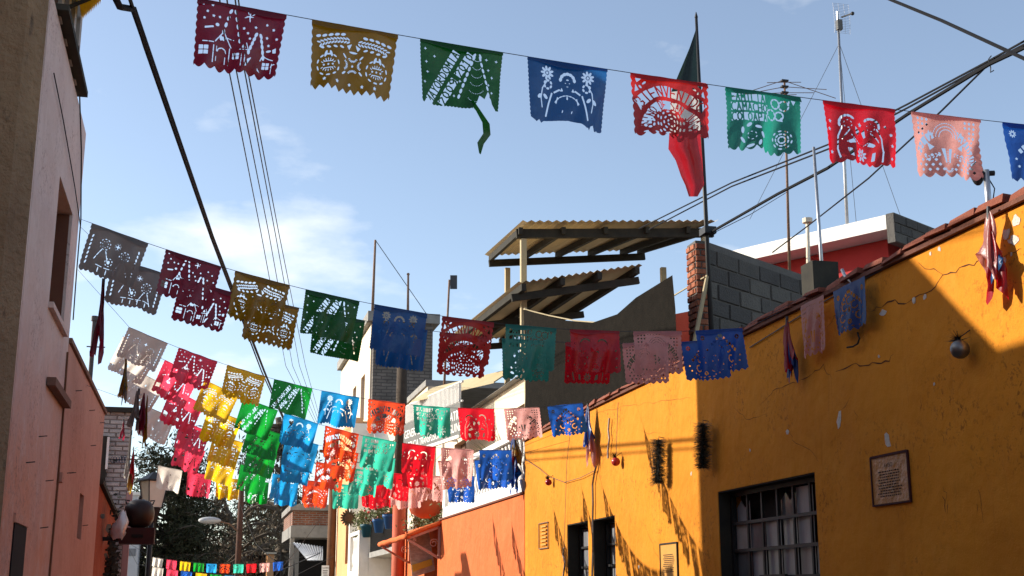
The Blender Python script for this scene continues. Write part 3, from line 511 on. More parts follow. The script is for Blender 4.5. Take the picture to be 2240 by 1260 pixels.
for j, q in enumerate((1105, 1140, 1200)): obj('window', MB().box(b.x-.42, b.x-.1, 54.97, 54.995, PY(300, q+16, 55).z, PY(300, q, 55).z), M_GLASS, fh)
obj('cornice', MB().box(a.x-2.1, b.x+.08, 54.9, 60.1, a.z+.003, a.z+.12), M_WHITE, fh)

# ------------------------------------------------------------------ rooftop things behind the yellow and orange houses
mh = thing('terrace_house', 'house with corrugated canopy roofs on posts above the white balustrade', 'house', (6, 22, 0))
obj('wall', wall_yz(MB(), 5.35, 5.6, 18.5, 30.1, 3.06, 5.35, [(20.5, 22.0, 3.2, 4.9), (26.5, 27.8, 3.4, 4.9)]), M_CREAM, mh)
for h in ((20.5, 22.0, 3.2, 4.9), (26.5, 27.8, 3.4, 4.9)): obj('window', MB().box(5.5, 5.54, h[0]-.01, h[1]+.01, h[2]-.01, h[3]+.01), M_WOOD, mh)
obj('parapet_wall', MB().hexa([(5.62, 19.5, 5.36), (9.2, 19.5, 5.36), (9.2, 19.8, 5.36), (5.62, 19.8, 5.36), (5.62, 19.5, 5.75), (9.2, 19.5, 6.6), (9.2, 19.8, 6.6), (5.62, 19.8, 5.75)]), mat('brick_red_wall', (0.36, 0.09, 0.05), (0.30, 0.07, 0.04), 4, 0.9, 0.3), mh)
obj('floor_slab', MB().box(5.2, 9.2, 18.5, 30.1, 5.353, 5.358), M_GREYC, mh)
def corr_roof(name, A, B, C_, D, amp, n, m_, parent):
    vs = []; mb = MB()
    for i in range(n+1):
        t = i/n; w_ = amp*math.cos(i*math.pi/2); vs += [A.lerp(B, t)+Vector((0, 0, w_)), D.lerp(C_, t)+Vector((0, 0, w_))]
    mb.add(vs, [(2*i, 2*i+1, 2*i+3, 2*i+2) for i in range(n)]); return obj(name, mb, m_, parent)
A = PY(1135, 506, 21.0); B = PY(1548, 503, 21.0); D = PY(1075, 560, 25.0); C_ = PY(1400, 545, 25.0)
r1 = corr_roof('corrugated_roof', A+Vector((0, -.3, .10)), B+Vector((.1, -.3, .10)), C_+Vector((.2, .2, .06)), D+Vector((-.1, .2, .06)), 0.02, 96, M_TANROOF, mh)
for t in (0, 0.22, 0.44, 0.66, 0.88, 1.0): obj('rafter', MB().bar(A.lerp(B, t)+Vector((0, -.15, -.03)), D.lerp(C_, t)+Vector((0, .1, -.03)), 0.07, 0.12), M_BEAM, r1)
obj('front_beam', MB().bar(A+Vector((-.05, 0, -.05)), B+Vector((.1, 0, -.05)), 0.08, 0.16), M_BEAM, r1); obj('rear_beam', MB().bar(D+Vector((-.05, 0, -.16)), C_+Vector((.1, 0, -.16)), 0.08, 0.14), M_BEAM, r1)
for px, yy, zt_ in ((1145, 21.0, A.z-.14), (1110, 25.0, D.z-.24), (1452, 23.0, A.z+.05), (1545, 21.0, B.z-.14)):
    q = PY(px, 640, yy); obj('post', MB().box(q.x-.05, q.x+.05, yy-.05, yy+.05, 5.36, zt_), M_TANPOST, mh)
A = PY(1135, 618, 20.2); B = PY(1405, 578, 20.2); D = PY(972, 748, 25.5); C_ = PY(1160, 735, 25.5)
r2 = corr_roof('corrugated_canopy', A, B, C_, D, 0.02, 70, M_TANROOF, mh)
for t in (0.04, 0.35, 0.65, 0.96): obj('rafter', MB().bar(A.lerp(B, t)+Vector((0, 0, -.09)), D.lerp(C_, t)+Vector((0, 0, -.09)), 0.08, 0.12), M_BEAM, r2)
for t in (0.05, 0.5, 0.95): obj('purlin', MB().bar(A.lerp(D, t)+Vector((-.05, 0, -.21)), B.lerp(C_, t)+Vector((.05, 0, -.21)), 0.08, 0.12), M_BEAM, r2)
A = PY(900, 880, 26.5); B = PY(1080, 838, 24.0); obj('low_canopy', MB().hexa([A, B, B+Vector((.5, .3, .35)), A+Vector((.5, .3, .35)), A+Vector((0, 0, .03)), B+Vector((0, 0, .03)), B+Vector((.5, .3, .38)), A+Vector((.5, .3, .38))]), M_TANROOF, mh)
sb = thing('clinic_sign', 'dark grey clinic signboard with white capital lettering above the orange house', 'sign', PY(945, 975, 26))
L0 = PY(882, 992, 27.6); R0 = PY(1006, 950, 24.0); R0.z = L0.z = (L0.z+R0.z)/2; up_ = Vector((0, 0, 0.62)); nrm = (R0-L0).cross(up_).normalized()
obj('board', MB().plate([L0, R0, R0+up_, L0+up_], -nrm*0.05), mat('slate_board', (0.09, 0.09, 0.085), (0.12, 0.12, 0.11), 4, 0.6), sb)
obj('bottom_rail', MB().bar(L0-Vector((0, 0, .04)), R0-Vector((0, 0, .04)), 0.06), M_WHITE, sb)
def text_on(parent, s, P, U, V, size, m_, name='lettering', off=0.004):
    cu = bpy.data.curves.new('t', 'FONT'); cu.body = s; cu.size = 1.0; t = bpy.data.objects.new('t', cu); COL.objects.link(t)
    dg = bpy.context.evaluated_depsgraph_get(); me = bpy.data.meshes.new_from_object(t.evaluated_get(dg)); bpy.data.objects.remove(t)
    U = Vector(U).normalized(); V = Vector(V).normalized(); N = U.cross(V); o0 = gloc(parent)
    for v in me.vertices: q = Vector(P)+U*v.co.x*size+V*v.co.y*size+N*off-o0; v.co = q
    me.materials.clear(); return link(name, me, m_, parent)
M_LET = mat('white_lettering', (0.8, 0.79, 0.76), None, rough=0.6); M_INK = mat('dark_ink', (0.04, 0.02, 0.01), None, rough=0.8)
U = R0-L0; PP = lambda t, h: L0+U*t+Vector((0, 0, h))
text_on(sb, 'PEDIATRIA', PP(0.70, 0.30), U, (0, 0, 1), 0.26, M_LET); text_on(sb, 'SANGUINEA', PP(0.70, 0.07), U, (0, 0, 1), 0.24, M_LET)
text_on(sb, 'GENERAL', PP(0.02, 0.30), U, (0, 0, 1), 0.25, M_LET); text_on(sb, 'URGENCIA TRANSFUSION', PP(0.01, 0.06), U, (0, 0, 1), 0.21, M_LET)
for t in (0.04, 0.96): obj('support', MB().bar(PP(t, 0.3)-nrm*0.055, (5.36, PP(t, 0).y+.02, L0.z+.3), 0.05), M_STEEL, sb)
wp = thing('slatted_screen', 'white slatted screen above the dark clinic signboard', 'screen', PP(0.5, 0.66))
for i in range(44): obj('slat', MB().bar(PP(0.03+i*0.0218, 0.64)-nrm*.03, PP(0.03+i*0.0218, 1.02)-nrm*.03, 0.055, 0.02, U), M_WHITE, wp)
obj('frame', MB().bar(PP(0.01, 0.655)-nrm*.06, PP(0.99, 0.655)-nrm*.06, 0.035).bar(PP(0.01, 1.03)-nrm*.06, PP(0.99, 1.03)-nrm*.06, 0.04), M_WHITE, wp)
# block wall, flagpole base
bw = thing('block_wall', 'bare grey block wall on the roof with red brick end pier', 'wall', PY(1540, 700, 13.5))
A = PY(1541, 527, 13.5); B = PY(1805, 588, 14.6); B.z = A.z-0.12; d = (B-A).normalized(); nn = Vector((-d.y, d.x, 0))
obj('wall', MB().hexa([(A.x, A.y, 3.585), (B.x, B.y, 3.585), (B.x+nn.x*.18, B.y+nn.y*.18, 3.585), (A.x+nn.x*.18, A.y+nn.y*.18, 3.585), A, B, B+nn*.18, A+nn*.18]), M_MORT, bw); masonry(bw, 'block', Vector((A.x, A.y, 3.60)), d, (0, 0, 1), -nn, (B-A).length, A.z-3.60, .40, .20, .02, M_BK, .016, .007)
obj('pier', MB().box(A.x-.14, A.x-.004, A.y-.06, A.y+.20, 3.585, A.z-.02), M_MORT, bw); masonry(bw, 'brick', Vector((A.x-.145, A.y-.064, 3.60)), (1, 0, 0), (0, 0, 1), (0, -1, 0), .145, A.z-3.62, .145, .075, .014, M_RB, .012); masonry(bw, 'brick', Vector((A.x-.144, A.y+.20, 3.60)), (0, -1, 0), (0, 0, 1), (-1, 0, 0), .26, A.z-3.62, .13, .075, .014, M_RB, .012)
rs = thing('flat_roof_house', 'red walled house with a white slab roof and grey block parapet', 'house', PY(1935, 600, 15.5))
K = PY(1937, 470, 15.0); Lf = PY(1785, 520, 15.95); Lf.z = K.z; d = (Lf-K).normalized(); n_ = Vector((d.y, -d.x, 0)); n_ = n_ if n_.x > 0 else -n_
def slab(K, la, lb, z0, z1, inset=0, inset2=0): return MB().hexa([Vector((q.x, q.y, z0)) for q in (K+d*inset+n_*inset2, K+d*la+n_*inset2, K+d*la+n_*lb, K+d*inset+n_*lb)]+[Vector((q.x, q.y, z1)) for q in (K+d*inset+n_*inset2, K+d*la+n_*inset2, K+d*la+n_*lb, K+d*inset+n_*lb)])
obj('slab', slab(K, 3.4, 2.2, K.z-.20, K.z), M_WHITE, rs); obj('wall', slab(K, 3.3, 2.1, 3.6, K.z-.203, .25, .45), M_REDWALL, rs)
obj('parapet', slab(K-d*.12, .115, 2.4, K.z-.40, K.z+.01), M_MORT, rs); masonry(rs, 'block', Vector((K.x, K.y, K.z-.40))-d*.123, n_, (0, 0, 1), -d, 2.4, .41, .30, .135, .012, M_BK, .014)
sc = thing('shade_cloth', 'sagging dark shade cloth strung behind the yellow house coping', 'shade cloth', (5.06, 16, 3.9))
top = [(1145, 676, 20.3), (1200, 690, 19.2), (1260, 702, 17.8), (1340, 708, 16.4), (1400, 690, 15.4), (1460, 655, 14.5), (1541, 606, 13.3)]; vs = []; fs = []
top = [PY(*q) for q in top]
for i, q in enumerate(top):
    for j in range(5): t = j/4; vs.append(Vector((5.06+0.03*math.sin(i*2.1+j), q.y, q.z*(1-t)+3.6*t)))
for i in range(len(top)-1):
    for j in range(4): fs.append((i*5+j, i*5+j+1, i*5+j+6, i*5+j+5))
obj('net', MB().add(vs, fs), M_CLOTH, sc, True); obj('top_rope', MB().tube(top, 0.01, 5), M_TANPOST, sc)
for q in (top[0], top[-1]): obj('stay', MB().tube([Vector((5.10, q.y, 3.585)), q+Vector((.04, 0, .02))], 0.025, 6), M_TANPOST, sc)

# ================================================================== PAPER FLAGS (papel picado)
RW, RH = 640, 512          # raster on which each cut design is drawn; width 1.0, height 0.8
_gx, _gy = np.meshgrid((np.arange(RW)+0.5)/RW, (np.arange(RH)+0.5)/RW)
LET = {'A': [[(0, 1), (.5, 0), (1, 1)], [(.22, .62), (.78, .62)]], 'B': [[(0, 0), (0, 1), (.9, .8), (.9, .6), (.1, .48), (.8, .35), (.8, .12), (0, 0)]], 'C': [[(1, .1), (.5, 0), (0, .3), (0, .7), (.5, 1), (1, .9)]],
       'D': [[(0, 0), (0, 1), (.8, .8), (1, .5), (.8, .2), (0, 0)]], 'E': [[(1, 0), (0, 0), (0, 1), (1, 1)], [(0, .5), (.8, .5)]], 'F': [[(1, 0), (0, 0), (0, 1)], [(0, .5), (.8, .5)]], 'H': [[(0, 0), (0, 1)], [(1, 0), (1, 1)], [(0, .5), (1, .5)]],
       'I': [[(.5, 0), (.5, 1)]], 'J': [[(.9, 0), (.9, .8), (.5, 1), (.1, .8)]], 'L': [[(0, 0), (0, 1), (1, 1)]], 'M': [[(0, 1), (0, 0), (.5, .6), (1, 0), (1, 1)]], 'N': [[(0, 1), (0, 0), (1, 1), (1, 0)]],
       'O': [[(.5, 0), (0, .3), (0, .7), (.5, 1), (1, .7), (1, .3), (.5, 0)]], 'P': [[(0, 1), (0, 0), (.9, .1), (.9, .45), (0, .55)]], 'R': [[(0, 1), (0, 0), (.9, .1), (.9, .42), (0, .5), (1, 1)]], 'S': [[(1, .08), (.3, 0), (0, .25), (1, .7), (.7, 1), (0, .92)]],
       'U': [[(0, 0), (0, .8), (.5, 1), (1, .8), (1, 0)]], 'V': [[(0, 0), (.5, 1), (1, 0)]], 'Y': [[(0, 0), (.5, .5), (1, 0)], [(.5, .5), (.5, 1)]], 'Z': [[(0, 0), (1, 0), (0, 1), (1, 1)]],
       '0': [[(.5, 0), (.1, .3), (.1, .7), (.5, 1), (.9, .7), (.9, .3), (.5, 0)]], '1': [[(.2, .25), (.55, 0), (.55, 1)]], '2': [[(0, .2), (.5, 0), (1, .25), (0, 1), (1, 1)]], '9': [[(1, .4), (.5, .55), (0, .3), (.5, 0), (1, .3), (1, .7), (.6, 1)]],
       'Ñ': [[(0, 1), (0, .2), (1, 1), (1, .2)], [(.1, .05), (.9, .05)]], ' ': []}
class Cut:
    def __init__(s): s.m = np.zeros((RH, RW), bool)
    def poly(s, pts, val=False):
        p = np.array(pts, float); x0, x1 = max(0, int(p[:, 0].min()*RW)-1), min(RW, int(p[:, 0].max()*RW)+2); y0, y1 = max(0, int(p[:, 1].min()*RW)-1), min(RH, int(p[:, 1].max()*RW)+2)
        if x1 <= x0 or y1 <= y0: return
        X = _gx[y0:y1, x0:x1]; Y = _gy[y0:y1, x0:x1]; ins = np.zeros(X.shape, bool)
        for (ax, ay), (bx_, by) in zip(p, np.roll(p, -1, 0)):
            if ay == by: continue
            ins ^= ((ay > Y) != (by > Y)) & (X < (bx_-ax)*(Y-ay)/(by-ay)+ax)
        s.m[y0:y1, x0:x1][ins] = val
    def ell(s, cx, cy, rx, ry, rot=0.0, val=False):
        s.poly([(cx+rx*math.cos(t)*math.cos(rot)-ry*math.sin(t)*math.sin(rot), cy+rx*math.cos(t)*math.sin(rot)+ry*math.sin(t)*math.cos(rot)) for t in np.linspace(0, 2*math.pi, 17)[:-1]], val)
    def line(s, pts, w, val=False):
        for (ax, ay), (bx_, by) in zip(pts, pts[1:]):
            L = math.hypot(bx_-ax, by-ay) or 1e-6; dx, dy = (bx_-ax)/L*w/2, (by-ay)/L*w/2
            s.poly([(ax-dx-dy, ay-dy+dx), (bx_+dx-dy, by+dy+dx), (bx_+dx+dy, by+dy-dx), (ax-dx+dy, ay-dy-dx)], val)
    def star(s, cx, cy, r, n=5, k=0.42): s.poly([(cx+(r if i % 2 == 0 else r*k)*math.sin(i*math.pi/n), cy-(r if i % 2 == 0 else r*k)*math.cos(i*math.pi/n)) for i in range(2*n)])
    def ring(s, cx, cy, r, n, lw, ln, a0=0.0, a1=2*math.pi):           # ring of dashes
        for i in range(n):
            t = a0+(a1-a0)*(i+.5)/n; s.ell(cx+r*math.cos(t), cy+r*math.sin(t), ln, lw, t+math.pi/2)
    def rays(s, cx, cy, r, n, lw, ln, a0=0.0, a1=2*math.pi):
        for i in range(n):
            t = a0+(a1-a0)*(i+.5)/n; s.ell(cx+r*math.cos(t), cy+r*math.sin(t), ln, lw, t)
    def flower(s, cx, cy, r, n=8): s.rays(cx, cy, r*0.62, n, r*0.17, r*0.36)
    def dashes(s, pts, w, dash, gap):
        for (ax, ay), (bx_, by) in zip(pts, pts[1:]):
            L = math.hypot(bx_-ax, by-ay); t = 0
            while t < L-dash*.4:
                e = min(t+dash, L); s.line([(ax+(bx_-ax)*t/L, ay+(by-ay)*t/L), (ax+(bx_-ax)*e/L, ay+(by-ay)*e/L)], w); t += dash+gap
    def band(s, fn, txt, w=0.014):                                   # a cut band in which the letters stay
        e = [fn(t, 0) for t in np.linspace(0, 1, 24)]+[fn(t, 1) for t in np.linspace(1, 0, 24)]; s.poly(e)
        n = len(txt)
        for i, chh in enumerate(txt):
            for pl in LET.get(chh, []):
                q = []
                for (a, b), (c, d) in zip(pl, pl[1:]): q += [(a+(c-a)*t, b+(d-b)*t) for t in (0, .5)]
                q.append(pl[-1]); s.line([fn((i+.16+.68*a)/n, -0.03+1.06*b) for a, b in q], w, True)
    def outline(s, side_n, amp, bottom, bn, bamp, yb=0.75):
        pts = []; x0, x1 = 0.006, 0.994
        pts.append((x0, 0.0)); pts.append((x1, 0.0)); m = side_n*8
        for i in range(m+1): t = i/m; pts.append((x1-amp+amp*abs(math.sin(t*side_n*math.pi)), t*(yb-.02)))
        m = bn*8
        for i in range(m+1):
            t = i/m; ph = (t*bn) % 1.0
            h = abs(math.sin(t*bn*math.pi)) if bottom == 'scallop' else (1-abs(2*ph-1))
            pts.append((x1-amp-(x1-x0-2*amp)*t, yb-bamp+bamp*h))
        m = side_n*8
        for i in range(m+1): t = 1-i/m; pts.append((x0+amp-amp*abs(math.sin(t*side_n*math.pi)), t*(yb-.02)))
        s.poly(pts, True)
def leaf_pair(c, pts, lw, ln):
    for i, ((ax, ay), (bx_, by)) in enumerate(zip(pts, pts[1:])):
        t = math.atan2(by-ay, bx_-ax)
        for sg in (-1, 1): c.ell(ax+math.cos(t+sg*1.1)*ln*.9, ay+math.sin(t+sg*1.1)*ln*.9, ln, lw, t+sg*.6)
def d_white():
    c = Cut(); c.outline(9, .014, 'scallop', 11, .03)
    for cx, cy in ((.33, .25), (.70, .36)): c.ring(cx, cy, .085, 9, .007, .02); c.ring(cx, cy, .05, 7, .006, .012); c.dashes([(cx-.03, cy+.1), (cx-.12, cy+.30)], .014, .05, .02); c.dashes([(cx+.04, cy+.1), (cx+.13, cy+.28)], .014, .05, .02)
    c.star(.54, .22, .055, 4, .25); c.rays(.54, .22, .05, 8, .004, .02)
    c.ring(.47, .50, .06, 7, .007, .02); c.ell(.47, .50, .02, .03)
    for i in range(4):
        x = .28+i*.14; c.line([(x, .60), (x+.10, .60)], .010); c.dashes([(x+.05, .625), (x+.05, .69)], .012, .03, .008); c.line([(x+.01, .655), (x+.035, .655)], .01); c.line([(x+.065, .655), (x+.09, .655)], .01)
    for i in range(7): c.ell(.09, .18+i*.07, .012, .03, .3); c.ell(.90, .2+i*.065, .012, .028, -.2)
    return c.m
def d_houses():
    c = Cut(); c.outline(9, .016, 'scallop', 8, .045, .76)
    for x, y in ((.08, .05), (.18, .05), (.13, .13), (.20, .17), (.10, .21), (.27, .17), (.55, .25), (.60, .30), (.68, .22), (.80, .16), (.88, .20), (.82, .30), (.93, .30), (.63, .36), (.85, .38)): c.star(x, y, .022)
    c.star(.60, .11, .055, 4, .22); c.rays(.60, .11, .045, 4, .005, .02, .78)
    for (tx, ty, h, w) in ((.41, .05, .32, .10), (.72, .27, .22, .075)):
        for i in range(5):
            t = i/4; c.ell(tx-.025-w*t*.8, ty+.03+h*t, .030, .016, 2.0-.1*i); c.ell(tx+.03+w*t*.8, ty+.03+h*t, .030, .016, 1.1+.1*i)
    c.line([(.12, .31), (.20, .29)], .02); c.ell(.25, .26, .022, .018)
    for (x, y, s_) in ((.06, .51, .11), (.455, .545, .075), (.81, .57, .08)):
        for i in (0, 1):
            for j in (0, 1): c.poly([(x+i*s_*.54, y+j*s_*.5), (x+i*s_*.54+s_*.46, y+j*s_*.5), (x+i*s_*.54+s_*.46, y+j*s_*.5+s_*.42), (x+i*s_*.54, y+j*s_*.5+s_*.42)])
    c.dashes([(.10, .465), (.24, .465)], .010, .055, .015); c.dashes([(.245, .45), (.33, .32), (.43, .49)], .012, .055, .014); c.ell(.335, .40, .024, .024); c.dashes([(.36, .38), (.46, .40)], .010, .04, .012)
    c.dashes([(.23, .50), (.23, .68)], .011, .06, .014); c.dashes([(.265, .50), (.265, .68)], .009, .05, .06); c.ring(.325, .56, .05, 4, .007, .022, math.pi, 2*math.pi); c.dashes([(.37, .6), (.37, .68)], .01, .07, .01); c.dashes([(.415, .5), (.415, .68)], .011, .05, .014)
    c.poly([(.57, .43), (.545, .48), (.60, .48)]); c.dashes([(.53, .50), (.63, .50), (.60, .42)], .010, .045, .01); c.dashes([(.56, .53), (.56, .68)], .009, .05, .012); c.dashes([(.60, .53), (.60, .68)], .009, .05, .012)
    c.poly([(.68, .56), (.63, .67), (.61, .68), (.63, .6)]); c.poly([(.74, .57), (.755, .64), (.80, .69), (.76, .67)])
    c.dashes([(.78, .56), (.80, .50), (.88, .53), (.95, .55)], .010, .045, .012); c.ell(.86, .44, .03, .012, -.3); c.poly([(.90, .42), (.94, .40), (.945, .46), (.91, .46)]); c.dashes([(.92, .58), (.92, .70)], .01, .05, .012); c.ring(.945, .62, .03, 3, .006, .014, math.pi, 1.6*math.pi)
    return c.m
def d_gold():
    c = Cut(); c.outline(8, .016, 'zigzag', 10, .055, .78)
    for sg in (-1, 1):
        leaf_pair(c, [(.50+sg*(.06+.036*i), .175+.004*i*i*.25+(.05 if sg > 0 else .03)*math.sin(i*.5)*.3) for i in range(11)], .0095, .026)
        for i in range(5): c.ell(.50+sg*(.13+.07*i), .115+.012*i, .030, .016, sg*.35)
        for i in range(4): c.ell(.50+sg*(.14+.075*i), .27+.008*i, .026, .014, -sg*.3)
        c.poly([(.50+sg*.02, .20), (.50+sg*.08, .24), (.50+sg*.05, .28)])
        cx = .50+sg*.29; cy = .50
        c.ell(cx-.03, .37, .014, .04, .3); c.ell(cx+.03, .37, .014, .04, -.3)
        c.rays(cx, cy+.02, .085, 7, .005, .017, math.pi*1.15, math.pi*1.85); c.rays(cx, cy-.02, .09, 7, .005, .017, math.pi*.15, math.pi*.85)
        c.ring(cx, cy, .125, 10, .009, .026); [c.star(cx-.05+.05*i, cy, .018) for i in range(3)]; c.line([(cx-.05, cy-.04), (cx+.05, cy-.04)], .010); c.line([(cx-.05, cy+.04), (cx+.05, cy+.04)], .010)
    for t0 in range(4): c.rays(.5+.115*math.cos(t0*math.pi/2), .455+.105*math.sin(t0*math.pi/2), .05, 8, .005, .016, t0*math.pi/2-1.2+math.pi, t0*math.pi/2+1.2+math.pi); c.ell(.5+.14*math.cos(t0*math.pi/2+.78), .455+.13*math.sin(t0*math.pi/2+.78), .03, .01, t0*math.pi/2+.78)
    c.star(.5, .455, .022); c.ell(.5, .30, .05, .012)
    for i in range(5): c.star(.17+.155*i, .665+.005*i, .026)
    return c.m
def d_green(torn=False):
    c = Cut(); c.outline(16, .008, 'scallop', 22, .012, .74)
    def f1(t, v): return (.12+.34*t+.045*v-.02, .66-.60*t+.03*v+.0)
    def mk(p0, p1, h):
        dx, dy = p1[0]-p0[0], p1[1]-p0[1]; L = math.hypot(dx, dy); nx, ny = -dy/L*h, dx/L*h
        return lambda t, v: (p0[0]+dx*t+nx*v, p0[1]+dy*t+ny*v)
    c.band(mk((.05, .69), (.40, .06), .098), 'MAYORDOMIA', .0155); c.band(mk((.215, .69), (.385, .385), .095), '2009', .017); c.band(mk((.415, .335), (.57, .06), .095), '2010', .017)
    for i in range(8):
        t = i/7; w_ = .03+.17*t; y = .12+.48*t; c.ell(.68-w_, y, .030, .016, 1.9); c.ell(.70+w_*.85, y, .030, .013, 1.2)
    c.ell(.655, .09, .028, .014, 2.2); c.ell(.725, .09, .028, .012, 1.1)
    for j in range(6): c.ring(.69, .14+.085*j-.03, .045+.014*j, 6+j, .004, .008, .5, 2.6)
    for x, y in ((.07, .10), (.18, .17), (.08, .25), (.09, .37), (.05, .50), (.80, .12), (.92, .12), (.83, .24), (.88, .32), (.84, .42), (.89, .50), (.49, .42), (.42, .60)): c.star(x, y, .024, 4, .3)
    if torn:
        c.poly([(.70, .66), (.73, .57), (.80, .60), (.83, .52), (.89, .58), (.93, .70), (1, .70), (1, .82), (.62, .82), (.66, .70)]); c.poly([(.86, .56), (.985, .74), (1, .74), (1, .82), (.8, .82)])
        c.poly([(.0, .80), (.06, .70), (.09, .66), (.15, .73), (.13, .82)])
    return c.m
def d_lady(torn=False):
    c = Cut(); c.outline(15, .009, 'scallop', 14, .035, .76)
    for sg in (-1, 1):
        x = .5+sg*.25; c.flower(x, .15, .085, 9); c.ell(x, .15, .016, .016); c.ring(x-sg*.01, .28, .045, 6, .013, .02)
        c.line([(x-sg*.0, .24), (x+sg*.06, .33), (x+sg*.08, .45), (x+sg*.065, .55)], .014); c.ell(x+sg*.10, .43, .035, .02, sg*.8); c.ell(x+sg*.02, .42, .035, .02, -sg*.8)
        c.dashes([(.5+sg*.10, .33), (.5+sg*.19, .38), (.5+sg*.23, .50), (.5+sg*.27, .66)], .020, .065, .02); c.dashes([(.5+sg*.12, .42), (.5+sg*.14, .50)], .012, .03, .01)
        c.ell(.5+sg*.06, .58, .006, .02, .3)
    c.ring(.5, .22, .085, 7, .019, .026, math.pi*.98, math.pi*2.02); c.ell(.5, .205, .018, .008)
    for x in (.475, .525): c.ell(x, .245, .010, .005)
    c.ell(.5, .285, .014, .005); c.poly([(.43, .30), (.41, .345), (.45, .34)]); c.poly([(.57, .30), (.59, .345), (.55, .34)])
    c.ring(.5, .56, .17, 9, .007, .022, math.pi*1.15, math.pi*1.85); c.ell(.5, .42, .010, .020)
    if torn: c.poly([(.0, .70), (.10, .735), (.14, .70), (.17, .735), (.20, .71), (.35, .695), (.52, .68), (.68, .70), (.80, .755), (.82, .70), (.86, .68), (.885, .74), (1, .74), (1, .82), (0, .82)])
    return c.m
def d_bien():
    c = Cut(); c.outline(8, .022, 'scallop', 7, .05, .77)
    arc = lambda cx, cy, r0, r1, a0, a1: (lambda t, v: (cx+(r1+(r0-r1)*v)*math.cos(a0+(a1-a0)*t), cy+(r1+(r0-r1)*v)*math.sin(a0+(a1-a0)*t)))
    c.band(arc(.5, .72, .47, .61, math.pi*1.22, math.pi*1.78), 'BIENVENIDO', .019); c.band(arc(.5, .70, .29, .40, math.pi*1.05, math.pi*1.95), 'NIÑO DE SAN JUAN', .0135)
    for sg in (-1, 1):
        x = .5+sg*.37; c.poly([(x-sg*.02, .05), (x+sg*.06, .05), (x+sg*.04, .10)]); c.poly([(x+sg*.06, .12), (x+sg*.075, .22), (x+sg*.02, .19)]); c.ell(x-sg*.05, .10, .03, .012, sg*.7); c.ell(x, .15, .025, .012, -sg*.9)
        c.poly([(.5+sg*.40, .30), (.5+sg*.43, .36), (.5+sg*.38, .45), (.5+sg*.37, .38)]); c.ring(.5+sg*.30, .62, .055, 6, .014, .022); c.ell(.5+sg*.30, .62, .018, .018)
    for r, n, l_ in ((.05, 6, .018), (.10, 9, .022), (.15, 12, .022), (.195, 14, .020)): c.ring(.5, .58, r, n, .009+.02*r, l_)
    for i in range(6): c.ell(.15+.14*i, .725, .028, .009)
    return c.m
def d_teal():
    c = Cut(); c.outline(13, .013, 'scallop', 9, .045, .77)
    for i, t_ in enumerate(('FAMILIA', 'CAMACHO', 'COLOAPA')):
        x0, x1, y0 = .07, (.52, .54, .53)[i], .045+.128*i; c.band(lambda t, v, x0=x0, x1=x1, y0=y0: (x0+(x1-x0)*t, y0+.102*v), t_, .0165)
    for (cx, cy, r) in ((.66, .13, .055), (.78, .14, .06), (.60, .28, .06), (.72, .27, .05)): c.ring(cx, cy, r, 7, .011, .026)
    c.poly([(.87, .06), (.93, .07), (.90, .13)]); c.ell(.84, .10, .012, .035, .3); c.poly([(.72, .33), (.75, .28), (.77, .34)])
    for a in range(7): t = a*.9; c.ell(.31+.13*math.cos(t), .585+.135*math.sin(t), .042, .020, t+1.2)
    c.ring(.31, .585, .05, 6, .006, .014)
    for r, n in ((.04, 6), (.075, 9), (.115, 9)): c.ring(.75, .57, r, n, .010, .024)
    return c.m
def d_angels():
    c = Cut(); c.outline(10, .013, 'scallop', 9, .03, .76)
    c.star(.48, .27, .038, 5)
    for x, y in ((.09, .24), (.07, .34), (.08, .62), (.84, .26), (.91, .36), (.92, .50), (.91, .66)): c.star(x, y, .030)
    for sg in (-1, 1):
        cx = .48+sg*.17; c.ring(cx, .26, .10, 6, .016, .032, (math.pi*.9 if sg < 0 else math.pi*1.2), (math.pi*1.8 if sg < 0 else math.pi*2.1)); c.ring(cx, .27, .05, 6, .006, .014)
        c.poly([(.48+sg*.02, .36), (.48+sg*.08, .30), (.48+sg*.09, .40), (.48+sg*.06, .42)]); c.dashes([(.48+sg*.24, .30), (.48+sg*.30, .42), (.48+sg*.32, .58), (.48+sg*.30, .70)], .018, .05, .02)
        for i in range(5): c.ell(.48+sg*(.17+.02*i), .36+.022*i, .025, .007, sg*1.0)
        c.poly([(.48+sg*.13, .47), (.48+sg*.22, .50), (.48+sg*.18, .53), (.48+sg*.10, .52)]); c.poly([(.48+sg*.17, .60), (.48+sg*.22, .58), (.48+sg*.21, .68), (.48+sg*.15, .70)])
    c.ring(.48, .36, .16, 12, .007, .014, .3, math.pi-.3); c.flower(.48, .64, .085, 8); c.ell(.48, .64, .015, .015)
    return c.m
